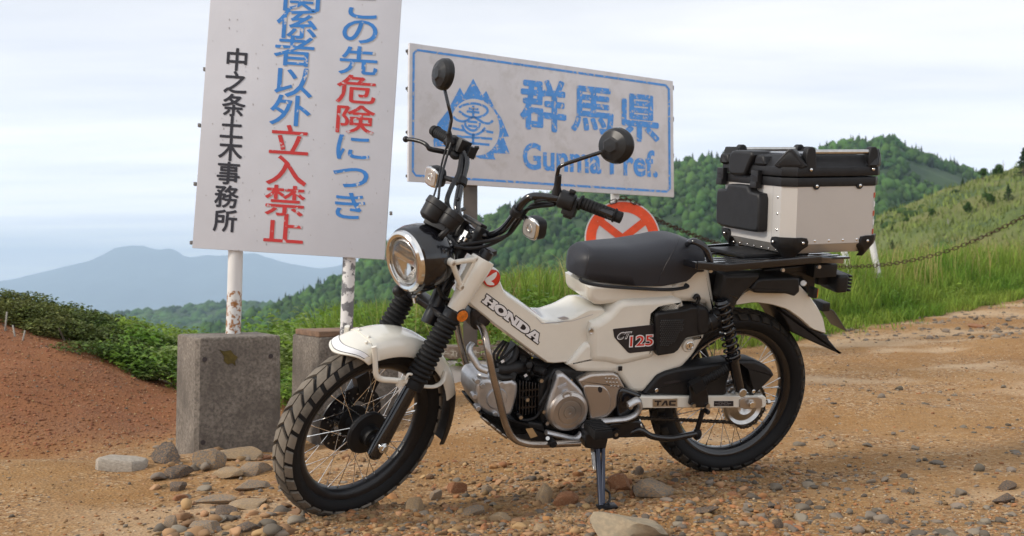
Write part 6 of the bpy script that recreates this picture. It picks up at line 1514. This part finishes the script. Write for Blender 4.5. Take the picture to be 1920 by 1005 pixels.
MB().slab(OL([(520, 830), (560, 825), (590, 872), (550, 885)], .1015, K3), .099, .1018, 0).build('slot', mat('slot', (.45, .28, .13), .9), SKP)
for k in range(4):
    a = [(255 + k * 34, 752 + k * 30), (300 + k * 34, 765 + k * 26)]
    MB().tube(pts3([(a[0][0], a[0][1], .09), (a[1][0] + 10, a[1][1] + 40, .105)], K3), .005, 8).build('rib', BARM, SKP)
# gear lever
GL = part(MB().tube(cr(pts3([(640, 850, .13), (720, 868, .13), (810, 885, .13), (850, 850, .13), (880, 805, .13), (945, 790, .125)], K3), 5), .0078, 10, flat=1.6), 'gear_lever', ALU)
MB().cyl(P(*K3(650, 885), .125), P(*K3(650, 885), .125) + np.array([0, .05, 0]), .012, n=18, bev=.003).cyl(P(*K3(650, 885), .18), P(*K3(650, 885), .18), .004, n=8).build('lever_rubber', RUBBER, GL)
MB().cyl(P(*K3(650, 885), .174), P(*K3(650, 885), .178), .006, n=12).build('pin', STEEL, GL)
MB().tube(cr(pts3([(940, 788, .125), (1040, 778, .125), (1110, 770, .13), (1165, 745, .135), (1190, 710, .14), (1192, 680, .145), (1175, 662, .15), (1125, 690, .15)], K3), 6), .0085, 12, flat=1.5).build('lever_arm', ALU, GL)
MB().cyl(P(*K3(1125, 690), .14), P(*K3(1125, 690), .14) + np.array([0, .02, 0]), .008, n=12, bev=.002).build('bolt', STEEL, GL)
# foot pegs
for sg in (1, -1):
    pc = P(1121, 806, .225); m = MB()
    m.box(pc, (.058, .085, .026)); 
    for k in range(7): m.box(pc + np.array([0, -.036 + k * .012, .015]), (.054, .007, .007))
    m2 = MB().slab(rnd_poly(OL([(130, 400), (290, 400), (285, 455), (270, 520), (200, 520), (125, 510)], .16, K9), .12), .03, .175, .006)
    if sg < 0:
        for q in (m, m2): q.v = [(a, -b, c) for a, b, c in q.v]
    PG = m.build('foot_peg', RUBBER, bike, bev=.004); m2.build('peg_mount', BLACKM, PG)
# side stand
k0, k1 = P(1120, 836, .16), P(1127, 948, .27)
STD = MB().cyl(k0, k1, .0085, n=12).cyl(k0 + np.array([-.018, .004, 0]), k1 + np.array([-.006, 0, .005]), .0065, n=12).box(k0, (.035, .02, .04)).build('side_stand', mat('stand paint', (.05, .055, .075), .3, .6), bike)
MB().box(k1 + np.array([-.015, .01, .0]), (.06, .035, .007)).build('stand_foot', BLACKM, STD, bev=.002)
MB().tube(cr(pts3([(1124, 911, .235), (1137, 919, .25), (1143, 926, .25), (1142, 940, .265), (1130, 949, .27)]), 5), .0035, 8).build('stand_hook', BLACKM, STD)
x_ = []; a_, b_ = P(1111, 842, .165), P(1115, 880, .20)
for k in range(180): t = k / 179; x_.append(a_ + (b_ - a_) * t + np.array([math.cos(t * 100) * .0055, 0, 0]) + np.array([0, math.sin(t * 100) * .0055, 0]))
MB().tube(x_, .0013, 5).build('spring', STEEL, STD)
# centre tube, brake pedal side pipe
part(MB().tube(cr(pts3([(1180, 812, .09), (1200, 806, .10), (1222, 818, .11), (1255, 822, .11), (1285, 817, .11), (1308, 812, .10)]), 5), .0105, 12), 'centre_stand', BLACKG)
MB().ell(P(1307, 814, .10), (.016, .014, .020)).build('stand_stop', RUBBER, bike)
MB().cyl(P(1318, 768, .11), P(1307, 806, .10), .008, n=10).build('stand_arm', BLACKM, bike)
part(MB().tube(cr(pts3([(1199, 786, .09), (1203, 800, .10), (1212, 808, .10)]), 4), .004, 8), 'stand_spring', STEEL)
# exhaust on the far side
part(MB().tube([np.array(q) for q in ((.72, -.10, .30), (.5, -.15, .30), (.30, -.17, .42), (.05, -.19, .52))], [.018, .02, .045, .05], 16), 'exhaust', BLACKG)
# amber reflector by the fork
ar = S(866, 592, .125)
AR = MB().lathe([(-.012, .019), (.0, .020), (.003, .018)], ar, (.25, 1, 0), 28).steer().build('side_reflector', BLACKP, bike)
MB().lathe([(.0005, .0185), (.005, .017), (.007, .001)], ar, (.25, 1, 0), 28).steer().build('amber_lens', AMBER, AR)
# rear inner: black brace and brake side shapes seen through the wheel
part(MB().tube(cr(pts3([(400, 262, -.1), (425, 330, -.1), (420, 345, -.1)], K4), 4), .012, 10), 'brake_arm', BLACKM)
part(MB().tube(cr(pts3([(300, 380, -.09), (370, 300, -.09), (470, 235, -.09)], K4), 4), .006, 8), 'brake_hose', BLACKP)
panel('inner_mudguard', [(310, 385), (340, 320), (395, 255), (450, 200), (470, 160), (440, 150), (380, 200), (310, 320), (285, 380)], .05, BLACKP, .004, K4, rnd=.1)
# ================================================================== TOP BOX
TB = empty('top_box', BIKE @ TILT, label='aluminium top box with black corners, lid and pad on the rear carrier', cat='luggage box')
W_ = .200; x0 = P(1487, 400, W_)[0] + .010; x1 = P(1648, 400, W_)[0] - .022
zt_ = P(1487, 352, W_)[2]; zb_ = P(1487, 460, W_)[2]; zt2 = P(1560, 290, W_)[2]
CHM = .035
def plan(x0, x1, w, c): return [(x0 - c, w), (x0, w - c), (x0, -w + c), (x0 - c, -w), (x1 + c, -w), (x1, -w + c), (x1, w - c), (x1 + c, w)]
up = lambda a, b, z: (a, b, z)
m = MB().slab(plan(x0, x1, W_, CHM), zb_, zt_ + .004, 0, to3=up)
bt = plan(x0 - .035, x1 + .035, W_ - .035, .02); tp_ = plan(x0, x1, W_, CHM)
BX = m.build('box_body', BOXALU, TB, smooth=0)
m = MB().add([(a, b, zb_ - .0005) for a, b in tp_] + [(a, b, zb_ - .032) for a, b in bt], [(i, (i + 1) % 8, 8 + (i + 1) % 8, 8 + i) for i in range(8)] + [tuple(range(8, 16))])
m.build('box_base', BOXALU, TB, smooth=0)
def band(z0, z1, g, c=CHM): return MB().slab(plan(x0 + g, x1 - g, W_ + g, c), z0, z1, .003, 2, both=True, to3=up)
zl = P(1487, 352, W_ + .004)[2]; zs = P(1487, 336, W_ + .004)[2]; zq = P(1487, 316, W_ + .004)[2]
band(zl - .002, zs, .004).build('rim_band', BLACKP, TB)
LID = band(zs + .004, zq, .008).build('lid', BLACKP, TB)
zz = P(1487, 300, W_)[2]
m = MB(); a_ = plan(x0 + .006, x1 - .006, W_ + .006, CHM); b_ = plan(x0 - .025, x1 + .025, W_ - .022, .03)
m.add([(a, b, zq - .002) for a, b in a_] + [(a, b, zq + .036) for a, b in b_], [(i, (i + 1) % 8, 8 + (i + 1) % 8, 8 + i) for i in range(8)] + [tuple(range(8, 16))])
m.build('lid_top', BLACKP, LID, smooth=0)
MB().slab(plan(x0 - .04, x1 + .04, W_ - .045, .03), zq + .034, zq + .041, .003, 2, to3=up).build('lid_panel', mat('lid panel', (.05, .055, .07), .25, .3), LID)
# carry rails with end blocks
def railend(xc, sg):
    yb = sg * (W_ - .004)
    m = MB().slab(rnd_poly([(xc - .020, zq - .018), (xc + .020, zq - .018), (xc + .017, zq + .050), (xc + .008, zq + .062), (xc - .008, zq + .062), (xc - .017, zq + .050)], .2), yb - .014 * sg, yb + .012 * sg, .004, both=True)
    m.build('rail_bracket', BLACKP, TB)
    MB().ell((xc + .0, yb + .013 * sg, zq - .008), (.0055, .003, .0055), nu=12, nv=8).build('screw', CHROME, TB)
for sg in (1, -1):
    railend(x0 - .075, sg); railend(x1 + .045, sg)
    MB().cyl((x0 - .09, sg * (W_ - .004), zq + .046), (x1 + .05, sg * (W_ - .004), zq + .046), .0075, n=16).build('carry_rail', STEEL, TB)
# front lid mouldings: centre hood, corner bumpers, latches
def fx(y, z, g=0): return (x0 + g, y, z)
fz = lambda a, b, x: (x, a, b)
MB().slab(rnd_poly([(-.115, zq - .036), (-.015, zq - .036), (.0, zq - .01), (.03, zq + .03), (.02, zq + .046), (-.10, zq + .046), (-.118, zq + .02)], .15), x0 - .05, x0 + .022, .010, 3, to3=fz).build('lid_hood', BLACKP, LID)
for y0_, y1_ in ((-.195, -.13), (.02, .085)):
    MB().slab(rnd_poly([(y0_, zq + .0), (y1_, zq + .0), (y1_ - .01, zq + .034), (y0_ + .01, zq + .034)], .15), x0 - .04, x0 + .012, .008, 3, to3=fz).build('lid_hood', BLACKP, LID)
cq = np.array([x0 - CHM / 2, W_ - CHM / 2]); 
def corner3(sx, sy):
    """frame at a chamfered corner: along, out"""
    cx_ = (x0 - CHM / 2) if sx > 0 else (x1 + CHM / 2); out = nrm(np.array([sx, sy, 0.])); al = np.array([-out[1], out[0], 0]); return np.array([cx_, sy * (W_ - CHM / 2), 0]), al, out
for sx in (1, -1):
    for sy in (1, -1):
        c, al, out = corner3(sx, sy)
        t3 = lambda a, b, y, c=c, al=al, out=out: tuple(c + al * a + np.array([0, 0, b]) + out * y)
        MB().slab(rnd_poly([(-.055, zq - .002), (.055, zq - .002), (.008, zq + .055), (-.008, zq + .055)], .12), -.035, .010, .004, 2, to3=t3).build('corner_bumper', BLACKP, LID)
        fr = MB().slab(rnd_poly([(-.042, zq + .004), (.042, zq + .004), (.0, zq + .050)], .12), .009, .013, .002, 2, to3=t3); fr.build('corner_inlay', BLACKP, LID)
        rws = []; cbw = [(zb_ + .022, .040), (zb_ + .019, .054), (zb_ + .008, .058), (zb_ - .006, .056), (zb_ - .018, .040), (zb_ - .034, .024), (zb_ - .046, .018)]
        def gp3(a, b, y):
            return tuple(c + al * a + np.array([0, 0, b]) + out * (y - max(0, abs(a) - .0235) * .98 - max(0, zb_ - b) * .75))
        def gcol(y): return [[gp3(w * t, b, y) for t in np.linspace(-1, 1, 15)] for b, w in cbw]
        A2, B2 = gcol(.009), gcol(-.010); cb_ = MB().grid(A2).grid(B2); nc_ = 15; nr2 = len(cbw); o_ = nc_ * nr2
        for i_ in range(nr2 - 1):
            for j_ in (0, nc_ - 1): cb_.f.append((i_ * nc_ + j_, (i_ + 1) * nc_ + j_, o_ + (i_ + 1) * nc_ + j_, o_ + i_ * nc_ + j_))
        for j_ in range(nc_ - 1):
            for i_ in (0, nr2 - 1): cb_.f.append((i_ * nc_ + j_, i_ * nc_ + j_ + 1, o_ + i_ * nc_ + j_ + 1, o_ + i_ * nc_ + j_))
        CBM = cb_.build('corner_guard', BLACKP, TB)
        for a in (-.046, .046):
            v = c + al * a + np.array([0, 0, zb_ + .006]) + out * (.012 - max(0, abs(a) - .024) * .9)
            MB().ell(v, (.005, .005, .005), nu=12, nv=8).build('screw', CHROME, CBM)
for yc in (-.165, .045):
    LA = MB().box((x0 + .014, yc, zl + .022), (.018, .040, .044)).build('latch', BLACKP, TB, bev=.003)
    m = MB()
    for k in range(4): m.box((x0 + .0235, yc - .0135 + k * .009, zl + .026), (.001, .004, .004))
    m.build('latch_dots', BLACKPR, LA)
    MB().box((x0 + .016, yc, zl - .002), (.022, .036, .022)).build('latch_hook', BLACKP, LA, bev=.003)
# back rest pad on the front face
h_ = zl - zb_
PD = MB().slab(rnd_poly([(-.168, zb_ + h_ * .22), (-.13, zb_ + h_ * .16), (.075, zb_ + h_ * .16), (.095, zb_ + h_ * .20), (.095, zb_ + h_ * .84), (.035, zb_ + h_ * .87), (.02, zb_ + h_ * .97), (-.095, zb_ + h_ * .97), (-.108, zb_ + h_ * .87), (-.168, zb_ + h_ * .85)], .12), x0, x0 + .034, .009, 3, to3=fz).build('back_pad', BLACKP, TB)
# rivets
m = MB()
for z in (.80, .52, .24): m.ell(fx(.148, zb_ + h_ * z), (.0025, .0045, .0045), nu=10, nv=6); m.ell(fx(-.180 + .01, zb_ + h_ * z), (.0025, .0045, .0045), nu=10, nv=6)
for k in range(4): m.ell((x0 - .105 - k * .052, W_, zb_ + .010), (.0045, .0025, .0045), nu=10, nv=6)
isl(m, 'rivet', CHROME, TB)
m = MB()
for xx in (x0 - .10, x0 - .26):
    m.ell((xx, W_ + .006, zl), (.0055, .004, .0055), nu=12, nv=8)
isl(m, 'screw', CHROME, TB)
for xx in (x0 - .10, x0 - .26): MB().cyl((xx, W_ - .002, zl), (xx, W_ + .005, zl), .011, n=18).build('lug', BLACKP, TB)
m = MB().slab([(x0 + .0008, -W_ + .04), (x0 + .0008, W_ - .04)] * 0 + [(.12, zb_), (.1206, zb_), (.1206, zl), (.12, zl)], x0, x0 + .0006, 0, to3=fz); m.build('panel_seam', LABELG, TB)
for k in range(5):  # red and white reflective strip on the rear edge
    MB().box((x1 + .016, W_ - .020 + .003, zb_ + h_ * (.18 + k * .16)), (.028, .002, h_ * .09), rotv([0, 0, math.radians(45)])).build('reflective_strip', REDP if k % 2 == 0 else WHITEP, TB)
m = MB()
for k in range(7): m.ell((x0 - .012, -.12 + k * .042, zb_ - .022), (.004, .004, .004), nu=8, nv=6)
isl(m, 'rivet', CHROME, TB)
MB().box((x0 - .026, 0, zb_ - .020), (.004, .28, .020), rotv([0, math.radians(45), 0])).build('base_strip', BLACKP, TB)
